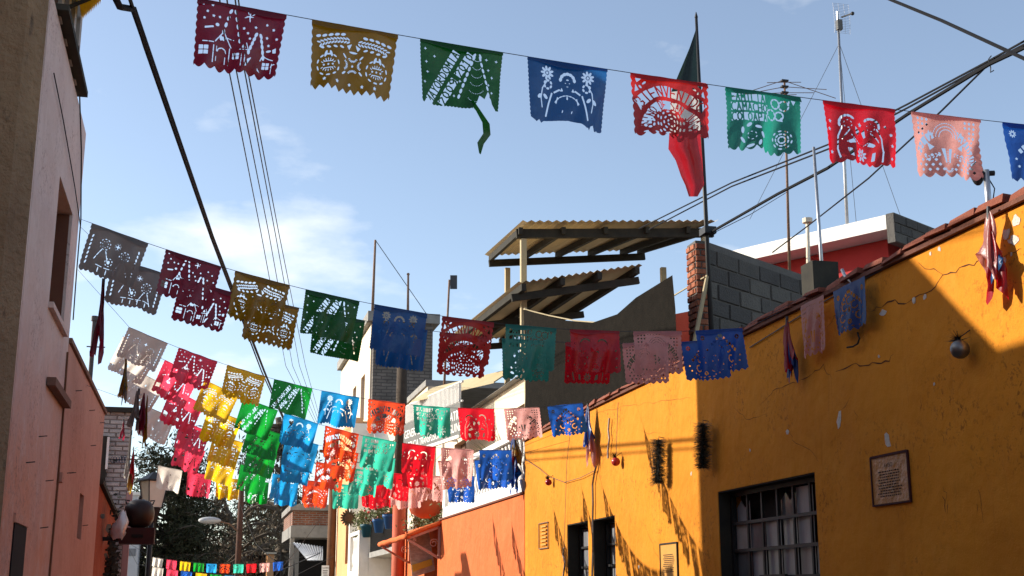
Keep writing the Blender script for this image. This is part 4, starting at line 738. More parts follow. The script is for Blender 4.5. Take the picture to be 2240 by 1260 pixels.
def d_pink():
    c = Cut(); c.outline(9, .016, 'scallop', 7, .055, .78); dm = lambda x, y, r=.022: c.poly([(x, y-r), (x+r, y), (x, y+r), (x-r, y)])
    for j in range(4):
        for i in range(10):
            x = .12+.082*i+(.041 if j % 2 else 0); y = .50+.06*j
            if abs(x-.5) > .13-.03*j and x < .90: dm(x, y)
    for j in range(4):
        for i in range(3):
            for sg in (-1, 1): dm(.5+sg*(.40-.065*i), .07+.06*j if i < 3-j*.6 else .07)
    for j in range(7): dm(.88, .30+.055*j, .018); dm(.82, .31+.055*j, .016)
    arc = lambda cx, cy, r0, r1, a0, a1: (lambda t, v: (cx+(r1+(r0-r1)*v)*math.cos(a0+(a1-a0)*t), cy+(r1+(r0-r1)*v)*math.sin(a0+(a1-a0)*t)))
    c.band(arc(.48, .62, .36, .46, math.pi*1.10, math.pi*1.36), 'FELIZ', .017); c.band(arc(.48, .62, .36, .46, math.pi*1.60, math.pi*1.95), 'NAVIDAD', .014)
    c.poly([(.40, .42), (.45, .42), (.465, .60), (.445, .60)]); c.poly([(.50, .42), (.55, .42), (.515, .60), (.495, .60)])
    for i in range(6): c.ell(.48, .46+.03*i, .010, .006)
    for r, n in ((.12, 12), (.17, 16), (.22, 18)): c.ring(.48, .28, r*.8, n, .006, .014, math.pi, 2*math.pi)
    for sg in (-1, 1): c.poly([(.48+sg*.16, .40), (.48+sg*.25, .34), (.48+sg*.22, .44)]); c.poly([(.48+sg*.19, .25), (.48+sg*.23, .19), (.48+sg*.25, .28)]); leaf_pair(c, [(.48+sg*(.10+.04*i), .49+.012*i) for i in range(6)], .007, .018)
    c.rays(.48, .66, .05, 9, .006, .018, 0, math.pi); [c.ell(.3+.06*i, .055, .022, .006) for i in range(6)]
    return c.m
def d_blue():
    c = Cut(); c.outline(8, .012, 'zigzag', 9, .05, .78)
    for x, y in ((.14, .14), (.86, .14), (.5, .62)): c.flower(x, y, .055, 9)
    for i in range(6): c.poly([(.17+.055*i, .36-.05*i), (.21+.055*i, .33-.05*i), (.235+.055*i, .385-.05*i), (.195+.055*i, .41-.05*i)]); c.poly([(.83-.055*i, .36-.05*i), (.79-.055*i, .33-.05*i), (.765-.055*i, .385-.05*i), (.805-.055*i, .41-.05*i)])
    for cx, cy in ((.38, .36), (.62, .36), (.5, .27), (.32, .54), (.68, .54)): c.ring(cx, cy, .06, 6, .013, .026, .3, 5.2)
    for x, y in ((.12, .48), (.14, .58), (.88, .48), (.86, .58), (.22, .64), (.78, .64), (.42, .48), (.58, .48), (.3, .66), (.7, .66)): c.star(x, y, .025)
    for i in range(4): c.ell(.35+.1*i, .70, .026, .012)
    c.ell(.5, .42, .03, .05)
    return c.m
DESIGN = {'white': d_white(), 'houses': d_houses(), 'gold': d_gold(), 'green': d_green(), 'greent': d_green(True), 'lady': d_lady(), 'ladyt': d_lady(True), 'bien': d_bien(), 'teal': d_teal(), 'angels': d_angels(), 'pink': d_pink(), 'blue': d_blue()}
def cutmesh(m, gw):
    """marching squares over the drawn mask -> (uv vertices, faces)"""
    gh = int(round(gw*0.8)); pad = np.pad(m.astype(float), 16); I = np.pad(pad.cumsum(0).cumsum(1), ((1, 0), (1, 0)))
    st = RW/gw; h = max(1.0, st*0.5)
    xs = np.arange(-1, gw+2)*st; ys = np.arange(-1, gh+2)*st
    def box(x, y):
        a = np.clip(np.round(x-h+16).astype(int), 0, pad.shape[1]); b = np.clip(np.round(x+h+16).astype(int), 0, pad.shape[1]); c = np.clip(np.round(y-h+16).astype(int), 0, pad.shape[0]); d = np.clip(np.round(y+h+16).astype(int), 0, pad.shape[0])
        A = (I[d][:, b]-I[c][:, b]-I[d][:, a]+I[c][:, a]); return A/np.maximum(1, np.outer(d-c, b-a))
    V = box(xs, ys); V[0, :] = 0; V[-1, :] = 0; V[:, 0] = 0; V[:, -1] = 0
    V[1, :] = np.where(V[2, :] > .5, 1, V[1, :])
    verts = []; idx = {}; faces = []
    def vid(key, x, y):
        k = idx.get(key)
        if k is None: k = len(verts); idx[key] = k; verts.append((x, y))
        return k
    ins = V >= 0.5; ny, nx = V.shape; ssum = ins[:-1, :-1].astype(int)+ins[1:, :-1]+ins[:-1, 1:]+ins[1:, 1:]
    for j, i in zip(*np.nonzero(ssum)):
        cs = ((j, i), (j, i+1), (j+1, i+1), (j+1, i)); f = []
        for q in range(4):
            a = cs[q]; b = cs[(q+1) % 4]
            if ins[a]: f.append(vid(a, xs[a[1]]/RW, ys[a[0]]/RW))
            if ins[a] != ins[b]:
                t = (0.5-V[a])/(V[b]-V[a]); t = min(.95, max(.05, t)); f.append(vid((min(a, b), max(a, b)), (xs[a[1]]+(xs[b[1]]-xs[a[1]])*t)/RW, (ys[a[0]]+(ys[b[0]]-ys[a[0]])*t)/RW))
        if len(f) >= 3: faces.append(f)
    return np.array(verts), faces
CM = {}
def get_cut(k, gw):
    if (k, gw) not in CM:
        v, f = cutmesh(DESIGN[k], gw); me = bpy.data.meshes.new('paper_flag'); me.from_pydata([(a, b, 0) for a, b in v], [], f); me.polygons.foreach_set('use_smooth', [True]*len(me.polygons)); CM[(k, gw)] = (me, v)
    return CM[(k, gw)]
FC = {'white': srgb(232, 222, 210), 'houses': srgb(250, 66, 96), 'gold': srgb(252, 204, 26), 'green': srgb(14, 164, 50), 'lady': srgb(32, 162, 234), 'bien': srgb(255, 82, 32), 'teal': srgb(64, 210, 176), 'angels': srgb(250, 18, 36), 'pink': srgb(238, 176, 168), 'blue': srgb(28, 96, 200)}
FSHADED = {'white': srgb(150, 143, 138), 'houses': srgb(146, 26, 58), 'gold': srgb(164, 124, 24), 'green': srgb(16, 104, 38), 'lady': srgb(24, 92, 158), 'bien': srgb(184, 36, 34), 'teal': srgb(34, 134, 118), 'angels': srgb(184, 14, 32), 'pink': srgb(206, 144, 138), 'blue': srgb(24, 76, 160)}   # flag colours darkened: shade painted in, for strings near the pole and loose flags
def fmat(k, near): c = (FSHADED if near else FC)[k]; return sheetmat('sheet_%s_%s' % (k, 'near' if near else 'far'), c, 0.86 if not near else 0.66)
FNAME = {'white': 'off-white nativity', 'houses': 'crimson village houses', 'gold': 'gold lantern and branches', 'green': 'green MAYORDOMIA lettering', 'lady': 'blue lady with flowers', 'bien': 'orange-red BIENVENIDO arch', 'teal': 'teal FAMILIA CAMACHO lettering', 'angels': 'bright red angels', 'pink': 'pale pink FELIZ NAVIDAD', 'blue': 'royal blue stars'}
ORDER = ['white', 'houses', 'gold', 'green', 'lady', 'bien', 'teal', 'angels', 'pink', 'blue']
ORD = ['first', 'second', 'third', 'fourth', 'fifth', 'sixth', 'seventh', 'eighth', 'ninth', 'tenth', 'eleventh']
FLAGGRP = 'cut paper flags on strings across the street'
def make_flag(design, key, P0, P1, si, gw, height=None, lean=0.5, swing=0.0, amp=0.02, taper=0.06, near=False, curl=0.0, wavek=None, label=None):
    P0 = Vector(P0); P1 = Vector(P1); me0, uv = get_cut(design, gw); me = me0.copy(); T = P1-P0; Wd = T.length; T = T.normalized()
    Nn = Vector((0, -1, 0)); perp = Nn.cross(T).normalized(); perp = perp if perp.z < 0 else -perp
    D = (perp*lean+Vector((0, 0, -1))*(1-lean)).normalized(); D = (D+Vector((0, swing, 0))).normalized(); N = T.cross(D).normalized()
    u = uv[:, 0]; v = uv[:, 1]; ph = random.uniform(0, 6.28); k = wavek or random.uniform(1.2, 2.4); q = np.clip(v/0.8, 0, 1.1)
    disp = amp*np.sin(k*2*math.pi*u+ph+q*.8)*(0.15+q)+amp*.5*np.sin(5.3*u*3.1+ph*2+q*2.5)*q+curl*q**2*np.sin(3.0*u+ph)
    disp += amp*0.35*np.sin(23*u+9*v+ph*3)*q*(0.4+0.6*np.sin(3*u+ph))
    cu, cv = random.uniform(.35, .65), random.uniform(.3, .5)                        # fold creases from storage, curled corners
    disp += random.uniform(-.05, .05)*Wd*np.abs(u-cu)*(0.3+q)+random.uniform(-.10, .10)*Wd*np.abs(v-cv)*np.clip(q*3, 0, 1)
    for sx in (0, 1): disp += random.choice((0, 0, .05, -.06, .09))*Wd*np.clip(1.6*(q-.62)+1.1*(np.abs(u-(1-sx))-.62), 0, 1)
    uu = 0.5+(u-0.5)*(1-taper*q)-0.02*q*math.sin(ph)
    co = np.outer(uu*Wd, T)+np.outer(v*Wd*(height or 1.0), D)+np.outer(disp, N)
    me.vertices.foreach_set('co', co.astype(np.float32).ravel()); me.update()
    o = link('paper_flag', me, fmat(key, near)); o.location = P0
    tag(o, label or '%s paper flag on the %s string counted from the concrete pole' % (FNAME[key], ORD[si]), 'paper flag', FLAGGRP)
    if near:
        hm = MB(); n = 16; vs = []
        for i in range(n+1):
            a = 0.008+0.984*i/n; sg_ = 0.012*math.sin(a*7+ph); vs += [P0+T*a*Wd-N*0.004+D*0.000, P0+T*a*Wd-N*(0.010+sg_*.5)+D*(0.028+sg_), P0+T*a*Wd+N*0.004-D*0.003]
        fs = []
        for i in range(n): fs += [(3*i, 3*i+3, 3*i+4, 3*i+1), (3*i+2, 3*i+5, 3*i+3, 3*i)]
        hm.add(vs, fs); h_ = obj('folded_hem', hm, fmat(key, near), o, True)
    return o
def run_string(si, y, a, b, sag, keys, gw, fill=0.80, near=False, dy=0.0, la=None, ra=None, n=None, rad=0.0022, **kw):
    """string si: first flag's left top at photo pixel a, last flag's right top at b, both at depth y from the camera"""
    A = PY(*a, y); B = PY(*b, y+dy); n = n or len(keys); step = 1.0/(n-1+fill)
    f = lambda t: A.lerp(B, t)+Vector((0, 0, -4*sag*t*(1-t)))
    out = []
    for i, kk in enumerate(keys):
        if kk is None: continue
        des, key = kk if isinstance(kk, tuple) else (kk, kk); j = random.uniform(-.03, .03)*step; t0 = i*step+j; t1 = i*step+fill*step+j
        p = dict(kw); p['amp'] = kw.get('amp', .02)*random.uniform(.6, 1.5); p['swing'] = kw.get('swing', 0)+random.uniform(-.12, .12)
        out.append(make_flag(des, key, f(t0), f(t1), si, gw, near=near, **p))
    pts = ([la] if la is not None else [])+[f(t) for t in np.linspace(0, 1, 41)]+([ra] if ra is not None else [])
    tag(obj('bunting_string', MB().tube(pts, rad, 5), M_WIRE, origin=pts[0]), 'thin bunting string, the %s counted from the concrete pole' % ORD[si], 'string', 'strings holding paper flags'); return out
POLE_TIE = Vector((-0.80, 6.05, 4.72))
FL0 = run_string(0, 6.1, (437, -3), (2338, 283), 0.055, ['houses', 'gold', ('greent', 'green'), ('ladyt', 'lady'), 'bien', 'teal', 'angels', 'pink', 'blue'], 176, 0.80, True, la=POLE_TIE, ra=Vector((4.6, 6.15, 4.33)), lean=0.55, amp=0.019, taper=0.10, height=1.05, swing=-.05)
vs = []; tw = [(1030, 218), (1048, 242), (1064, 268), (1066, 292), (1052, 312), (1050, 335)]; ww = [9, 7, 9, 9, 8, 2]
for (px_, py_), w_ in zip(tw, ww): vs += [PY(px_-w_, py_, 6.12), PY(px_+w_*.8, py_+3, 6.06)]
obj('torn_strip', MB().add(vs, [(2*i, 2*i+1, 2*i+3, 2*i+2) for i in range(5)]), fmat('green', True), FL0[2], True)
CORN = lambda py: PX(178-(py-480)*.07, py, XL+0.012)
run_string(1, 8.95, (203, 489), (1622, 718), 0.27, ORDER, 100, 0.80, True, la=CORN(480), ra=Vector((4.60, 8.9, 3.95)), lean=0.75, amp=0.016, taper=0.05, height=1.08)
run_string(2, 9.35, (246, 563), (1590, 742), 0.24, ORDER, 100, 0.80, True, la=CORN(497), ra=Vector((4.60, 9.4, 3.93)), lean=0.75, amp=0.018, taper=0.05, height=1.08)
run_string(3, 13.4, (283, 716), (1274, 882), 0.34, ORDER, 72, 0.83, False, la=CORN(590), ra=Vector((4.60, 13.5, 3.93)), swing=-.30, lean=0.75, amp=0.02, taper=0.04, height=1.14)
run_string(4, 15.1, (268, 735), (1122, 985), 0.36, ORDER, 48, 0.87, False, ra=Vector((4.60, 15.3, 3.75)), swing=-.30, lean=0.8, amp=0.025, height=1.22)
run_string(5, 15.9, (287, 803), (1108, 1002), 0.40, ORDER, 48, 0.87, False, ra=Vector((4.60, 16, 3.6)), swing=-.30, lean=0.8, amp=0.025, height=1.22)
run_string(6, 17.3, (318, 888), (1040, 1042), 0.26, ORDER, 44, 0.88, False, la=Vector((XL+.01, 17.0, 4.25)), ra=Vector((4.6, 17.6, 3.5)), swing=-.30, lean=0.75, amp=0.025, height=1.22)
run_string(7, 19.9, (390, 962), (985, 1047), 0.34, ORDER[1:9]+[None], 40, 0.88, False, la=Vector((XL+.02, 19.6, 4.32)), ra=Vector((4.62, 20.0, 3.95)), swing=-.30, lean=0.6, amp=0.025, height=1.22)
run_string(8, 21.2, (346, 1019), (958, 1047), 0.20, ORDER[:9]+[None], 40, 0.84, False, la=PY(302, 1012, 21.6), ra=Vector((4.62, 21.4, 3.98)), swing=-.30, lean=0.5, amp=0.025, height=1.28)
run_string(9, 45.5, (334, 1219), (620, 1228), 0.16, ORDER, 24, 0.80, False, la=Vector((-2.3, 45.5, 3.4)), ra=Vector((4.2, 45.5, 3.2)), lean=0.4, amp=0.03, height=1.1, rad=0.006)
run_string(10, 41.0, (300, 1234), (640, 1262), 0.12, [None, 'white', 'houses', 'blue', 'gold', 'green', 'lady', 'bien', 'teal', 'angels', 'pink'], 24, 0.80, False, la=Vector((-2.2, 41, 3.3)), ra=Vector((4.1, 41, 2.9)), lean=0.5, amp=0.03, height=1.1, rad=0.006)

# ------------------------------------------------------------------ stray flags, bundles and hanging bits
def strip_flag(design, key, TL, TR, drop, label, gw=72, near=True, amp=.02, taper=.0):
    """a flag blown or tied against a wall: hangs between two points on the wall"""
    P0 = Vector(TL); P1 = Vector(TR); me0, uv = get_cut(design, gw); me = me0.copy(); T = P1-P0; Wd = T.length; D = Vector((0, 0, -1)); N = T.normalized().cross(D).normalized()
    u = uv[:, 0]; v = uv[:, 1]; q = v/0.8; ph = random.uniform(0, 6); uu = .5+(u-.5)*(1-taper*q)
    disp = 0.03+amp*np.sin(9*u+ph+q)*(0.2+q)+amp*.5*np.sin(21*u+5*v)*q
    co = np.outer(uu, T)+np.outer(q*drop, D)+np.outer(disp*(1 if N.x < 0 else -1), N); me.vertices.foreach_set('co', co.astype(np.float32).ravel()); me.update()
    o = link('paper_flag', me, fmat(key, near)); o.location = P0; return tag(o, label, 'paper flag', FLAGGRP)
def zdrop(px, py0, py1, x): return PX(px, py0, x).z-PX(px, py1, x).z
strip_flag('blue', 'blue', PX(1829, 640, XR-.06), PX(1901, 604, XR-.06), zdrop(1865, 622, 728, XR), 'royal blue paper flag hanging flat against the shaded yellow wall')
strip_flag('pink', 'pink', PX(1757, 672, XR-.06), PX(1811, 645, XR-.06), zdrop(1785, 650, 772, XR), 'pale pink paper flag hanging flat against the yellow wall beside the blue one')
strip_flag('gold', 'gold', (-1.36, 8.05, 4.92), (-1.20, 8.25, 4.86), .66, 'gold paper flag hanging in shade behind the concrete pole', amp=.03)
def bundle(name, label, top, parts, cat='paper bundle'):
    """crumpled flags tied at the top: each part (key, dx, width, length, y-off) a pleated cone"""
    t = thing(name, label, cat, top, 'crumpled flags tied to the walls'); top = Vector(top)
    for key, ox, oz, w, L, ph in parts:
        vs = []; fs = []; n, m = 26, 9
        for j in range(m+1):
            q = j/m; r = w*(0.10+0.90*q**0.8)*(1+.10*math.sin(7*q+ph))
            for i in range(n):
                a = 2*math.pi*i/n; rr = r*(0.60+0.28*math.cos(a*5+ph+q*1.5)+0.22*math.sin(a*3+ph*2-q*4)+random.uniform(-.10, .10)*q)
                vs.append(top+Vector((ox+rr*math.cos(a)*.45, rr*math.sin(a)+w*.35*math.sin(2.6*q+ph)*q, oz-L*q*(1+.22*math.sin(2*a+ph)*q*q+.10*math.sin(5*a)*q))))
        for j in range(m):
            for i in range(n): fs.append((j*n+i, j*n+(i+1) % n, (j+1)*n+(i+1) % n, (j+1)*n+i))
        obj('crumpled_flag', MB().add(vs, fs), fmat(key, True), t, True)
    obj('tie', MB().tube([top+Vector((0, 0, .03)), top+Vector((0, .01, -.05))], .012, 6), M_WIRE, t); return t
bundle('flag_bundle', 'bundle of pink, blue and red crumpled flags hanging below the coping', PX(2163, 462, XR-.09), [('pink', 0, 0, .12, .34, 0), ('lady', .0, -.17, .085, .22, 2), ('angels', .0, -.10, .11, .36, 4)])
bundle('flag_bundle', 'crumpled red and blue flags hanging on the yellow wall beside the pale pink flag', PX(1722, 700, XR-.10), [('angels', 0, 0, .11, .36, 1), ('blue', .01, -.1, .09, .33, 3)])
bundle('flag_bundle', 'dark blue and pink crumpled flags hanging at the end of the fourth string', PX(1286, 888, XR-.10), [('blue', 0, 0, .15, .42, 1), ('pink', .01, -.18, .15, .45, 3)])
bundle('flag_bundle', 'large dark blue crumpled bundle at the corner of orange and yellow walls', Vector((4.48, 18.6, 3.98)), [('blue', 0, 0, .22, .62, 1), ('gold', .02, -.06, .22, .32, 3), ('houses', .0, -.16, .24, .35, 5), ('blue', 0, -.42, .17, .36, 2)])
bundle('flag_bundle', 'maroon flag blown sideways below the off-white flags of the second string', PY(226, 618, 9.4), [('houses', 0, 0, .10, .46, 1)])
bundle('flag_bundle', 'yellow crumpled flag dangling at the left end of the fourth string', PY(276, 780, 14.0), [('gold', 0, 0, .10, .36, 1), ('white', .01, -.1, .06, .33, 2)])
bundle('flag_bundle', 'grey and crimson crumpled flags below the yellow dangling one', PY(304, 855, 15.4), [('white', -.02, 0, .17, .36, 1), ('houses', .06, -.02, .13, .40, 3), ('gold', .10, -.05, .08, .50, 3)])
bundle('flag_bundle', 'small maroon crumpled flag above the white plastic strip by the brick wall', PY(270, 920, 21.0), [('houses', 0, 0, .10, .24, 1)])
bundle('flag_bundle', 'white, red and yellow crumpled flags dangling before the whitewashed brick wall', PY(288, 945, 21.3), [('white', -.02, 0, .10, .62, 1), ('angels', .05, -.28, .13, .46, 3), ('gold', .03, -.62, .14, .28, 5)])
def ribbon(name, label, cat, pts, r, m_, x=XR-.03, grp=None):
    return tag(obj(name, MB().tube([PX(px, py, x) for px, py in pts], r, 5), m_, origin=PX(*pts[0], x)), label, cat, grp)
M_TIN = mat('dull_tinsel', (0.35, 0.30, 0.26), (0.20, 0.16, 0.14), 30, 0.4, metal=0.4)
ribbon('tinsel_strand', 'twisted tinsel strand hanging between the two narrow windows', 'tinsel', [(1304, 1020), (1300, 1035), (1296, 1060), (1297, 1100), (1296, 1140), (1297, 1200), (1295, 1262)], .013, M_TIN)
ribbon('tinsel_strand', 'short tinsel strand above the narrow windows near the coping', 'tinsel', [(1333, 915), (1331, 940), (1333, 960), (1330, 985), (1330, 1003)], .012, M_TIN)
ribbon('tinsel_strand', 'frayed tinsel strand left of the narrow windows', 'tinsel', [(1234, 1198), (1232, 1215), (1236, 1230), (1232, 1262)], .013, M_TIN)
ribbon('wall_wire', 'loose wire looping across the yellow wall above the narrow windows', 'wire', [(1150, 1005), (1180, 1025), (1200, 1042), (1235, 1055), (1270, 1045), (1303, 1028)], .004, M_WIRE)
ribbon('wall_wire', 'thin wire hanging straight down the yellow wall left of the narrow windows', 'wire', [(1258, 890), (1248, 940), (1240, 1010), (1237, 1100), (1234, 1200)], .003, M_WIRE)
ribbon('wall_wire', 'thin wire running along just below the brick coping', 'wire', [(1640, 760), (1780, 672), (1900, 605), (2040, 530), (2200, 440)], .005, M_WIRE, XR-.012)
ribbon('wall_wire', 'thin wire hanging from the coping beside the short tinsel strand', 'wire', [(1352, 880), (1350, 930), (1348, 995)], .003, M_WIRE)
def garland(label, px, py0, py1, x):
    a = PX(px, py0, x); b = PX(px-1, py1, x); t = thing('tinsel_garland', label, 'garland', a, 'dark tinsel garlands on the yellow wall'); L = (a-b).length
    obj('core', MB().tube([a, a.lerp(b, .5), b], .014, 6), M_BEAM, t); vs = []; fs = []
    for i in range(1500):
        q = random.random(); c = a.lerp(b, q); th_ = random.uniform(0, 6.283); d = Vector((math.cos(th_), math.sin(th_), random.uniform(-.6, .3))).normalized(); l_ = random.uniform(.05, .105); s_ = d.orthogonal().normalized()*.0028
        k = len(vs); vs += [c-s_, c+s_, c+d*l_+s_*.4, c+d*l_-s_*.4]; fs.append((k, k+1, k+2, k+3))
    o = obj('bristles', MB().add(vs, fs), mat('dark_tinsel', (0.012, 0.016, 0.012), (0.03, 0.035, 0.028), 30, 0.45), t); o['kind'] = 'stuff'
    obj('hook', MB().tube([a+Vector((.06, 0, .02)), a+Vector((0, 0, .03)), a], .004, 5), M_BLACK, t)
garland('dark tinsel garland hanging in sunlight between narrow windows and big window', 1441, 962, 1056, XR-.10)
garland('dark tinsel garland hanging right at the edge of the shade', 1538, 926, 1022, XR-.10)
def ornament(label, px, py, r, m_):
    c = PX(px, py, XR-.02-r); t = thing('bauble_ornament', label, 'ornament', c+Vector((0, 0, -r)), 'baubles hung on the yellow wall')
    obj('bauble', MB().ball(c, r, 16, 10), m_, t, True); mb = MB()
    for i in range(60):
        d = Vector((random.uniform(-1, .2), random.uniform(-1, 1), random.uniform(0, 1.2))).normalized(); s_ = d.orthogonal().normalized()*r*.16; b0 = c+Vector((0, 0, r*.9)); k = r*random.uniform(.9, 1.7)
        mb.add([b0-s_, b0+s_, b0+d*k], [(0, 1, 2)])
    mb2 = obj('leaf_tuft', mb, mat('dark_leaf_tuft', (0.02, 0.02, 0.015), None), t); mb2['kind'] = 'stuff'; obj('cap', MB().lathe(c+Vector((0, 0, r*.92)), [(r*.2, 0), (r*.2, r*.3)], 8), M_STEEL, t); obj('hanger', MB().tube([c+Vector((0, 0, r*1.2)), c+Vector((r+.03, 0, r*2.2))], .004, 5), M_BLACK, t)
ornament('large silver bauble with dark leaf tuft on the shaded yellow wall', 2100, 764, .060, mat('silver_bauble', (0.20, 0.20, 0.195), (0.14, 0.14, 0.135), 20, rough=0.38, metal=0.8))
ornament('small red bauble with dark tuft below the short tinsel strand', 1347, 1010, .050, mat('red_bauble', (0.35, 0.03, 0.03), None, rough=0.25))
ornament('tiny dark red bauble hung near the orange house corner', 1200, 1055, .045, mat('dark_red_bauble', (0.22, 0.01, 0.02), None, rough=0.25))
def hookpiece(label, pts, r, m_): return tag(obj('wall_hook', MB().tube([PX(px, py, XR-.04) for px, py in pts]+[PX(*pts[-1], XR+.02)], r, 6), m_, origin=PX(*pts[0], XR-.04)), label, 'hook', 'hooks and scraps on the yellow wall')
hookpiece('bent grey metal hook fixed above the flat blue flag', [(1842, 590), (1848, 603), (1858, 612), (1866, 625)], .014, M_STEEL)
hookpiece('twisted dark scrap hanging below the flat blue flag', [(1853, 760), (1866, 758), (1876, 752), (1880, 740), (1876, 728)], .007, M_BEAM)
# paper notices
def notice(label, cpx, w, py0, py1, head, frame_m, lines, sheet):
    a = PX(cpx[0], py0[0], XR-.012); b = PX(cpx[1], py0[1], XR-.012); L = a.y-b.y; H = PX(cpx[0], py0[0], XR).z-PX(cpx[0], py1, XR).z; zt_ = (a.z+b.z)/2
    t = thing('wall_notice', label, 'notice', (XR-.01, (a.y+b.y)/2, zt_-H)); y1_, y0_ = a.y, b.y; z0_ = zt_-H
    obj('sheet', MB().box(XR-.010, XR-.004, y0_, y1_, z0_, zt_), sheet, t)
    for bx_ in ((y0_-.012, y0_, z0_-.012, zt_+.012), (y1_, y1_+.012, z0_-.012, zt_+.012), (y0_, y1_, zt_, zt_+.016), (y0_, y1_, z0_-.012, z0_)): obj('frame_bar', MB().box(XR-.018, XR-.002, *bx_), frame_m, t)
    if head: text_on(t, head, (XR-.0105, y1_-L*.36, zt_-H*.24), (0, -1, 0), (0, 0, 1), H*.13, M_INK, off=.004)
    ln = MB(); z = zt_-H*.31
    for i in range(lines):
        yy = y1_-L*random.uniform(.14, .24); e = y0_+L*random.uniform(.16, .26)
        while yy > e: wl_ = random.uniform(.012, .04); ln.add([(XR-.0125, yy, z), (XR-.0125, max(e, yy-wl_), z), (XR-.0125, max(e, yy-wl_), z-H*.026), (XR-.0125, yy, z-H*.026)], [(3, 2, 1, 0)]); yy -= wl_+.008
        z -= H*.058
    o = obj('fine_print', ln, M_INK, t); o['kind'] = 'stuff'; return t
M_SHEET = mat('glossy_amber_sheet', (0.46, 0.20, 0.05), (0.34, 0.14, 0.03), 8, 0.34, 0.9, 12, spec=0.35)
notice('AVISO notice under creased glossy plastic beside the big barred window', (1905, 1983), 0, (1003, 990), 1104, 'AVISO', mat('dark_red_frame', (0.05, 0.012, 0.01), None), 10, M_SHEET)
notice('pale yellow printed notice on the sunlit wall by the shade edge', (1444, 1480), 0, (1192, 1189), 1262, None, M_BEAM, 10, mat('pale_amber_sheet', (0.56, 0.27, 0.05), (0.50, 0.23, 0.04), 8, 0.6))
t = thing('slatted_vent', 'small slatted vent on the yellow wall next to the orange wall', 'vent', PX(1188, 1200, XR-.02))
a = PX(1178, 1146, XR-.02); b = PX(1198, 1198, XR-.02)
for p, q in (((a.y, a.z), (b.y, a.z)), ((b.y, a.z), (b.y, b.z)), ((b.y, b.z), (a.y, b.z)), ((a.y, b.z), (a.y, a.z))): obj('rod', MB().tube([(XR-.015, *p), (XR-.015, *q)], .008, 5), M_RUST, t)
for i in range(1, 7): z = a.z+(b.z-a.z)*i/7; obj('slat', MB().box(XR-.02, XR-.008, b.y+.1, a.y-.1, z-.012, z+.012), mat('amber_slat', (0.5, 0.25, 0.05), None), t)
# ------------------------------------------------------------------ poles, lamps, signs in the street
up_ = thing('utility_pole', 'stained octagonal concrete utility pole beside the tall house', 'utility pole', (-1.02, 6.0, 0.13))
r = 0.185; oc = [(-1.02+r*math.cos(math.pi/8+k*math.pi/4+.22), 6.0+r*math.sin(math.pi/8+k*math.pi/4+.22)) for k in range(8)]
obj('shaft', MB().add([(x, y_, 0.1) for x, y_ in oc]+[(-1.02+(x+1.02)*.95, 6+(y_-6)*.95, 9.5) for x, y_ in oc], [(k, (k+1) % 8, 8+(k+1) % 8, 8+k) for k in range(8)]+[tuple(range(8, 16))]), M_POLE, up_)
obj('steel_band', MB().lathe((-1.02, 6.0, 4.66), [(r+.004, 0), (r+.004, .04)], 8), M_RUST, up_); obj('crossarm', MB().box(-1.7, -.3, 5.9, 5.98, 8.6, 8.72), M_WOOD, up_)
def roundpole(name, label, x, y_, r, h, m_, low=None, lowz=0, cat='utility pole', hw=True):
    t = thing(name, label, cat, (x, y_, 0.13)); obj('shaft', MB().tube([(x, y_, max(.1, lowz)), (x, y_, h)], r, 12, r*.85), m_, t, True)
    if low: obj('painted_base', MB().tube([(x, y_, .1), (x, y_, lowz)], r*1.03, 12), low, t, True)
    if hw:
        obj('clamp', MB().tube([(x, y_, h-.9), (x, y_, h-.8)], r*1.15, 12), M_STEEL, t); obj('crossarm', MB().box(x-.5, x+.5, y_-r-.06, y_-r, h-.45, h-.36), M_WOOD, t)
    return t
roundpole('utility_pole', 'dark utility pole with base painted orange-red behind the door awning', 4.42, 29.6, .145, 6.9, mat('tarred_pole', (0.045, 0.03, 0.02), (0.07, 0.05, 0.035), 7, .9, .4), mat('orange_red_pole_paint', (0.50, 0.09, 0.035), (0.42, 0.07, 0.03), 5, .75), 4.0, hw=False)
roundpole('utility_pole', 'brown wooden utility pole next to the peach house', 4.06, 41.5, .15, 6.6, mat('brown_pole', (0.16, 0.08, 0.04), (0.11, 0.055, 0.03), 7, .9, .4))
sl_ = roundpole('street_light', 'leaning rusty pole with street light arm before the bare trees', PY(522, 1200, 50).x, 50, .12, 6.3, mat('rust_brown_pole', (0.10, 0.045, 0.03), (0.07, 0.035, 0.025), 7, .9), cat='street light', hw=False)
a = PY(524, 1166, 50); b = PY(478, 1140, 49.6); obj('arm', MB().tube([a, a.lerp(b, .5)+Vector((0, 0, .12)), b], .03, 6), M_RUST, sl_); obj('luminaire', MB().ball(b+Vector((-.32, 0, .02)), .42, 12, 8, (1, .45, .32)), mat('grey_luminaire', (0.42, 0.43, 0.44), None, rough=.5), sl_, True)
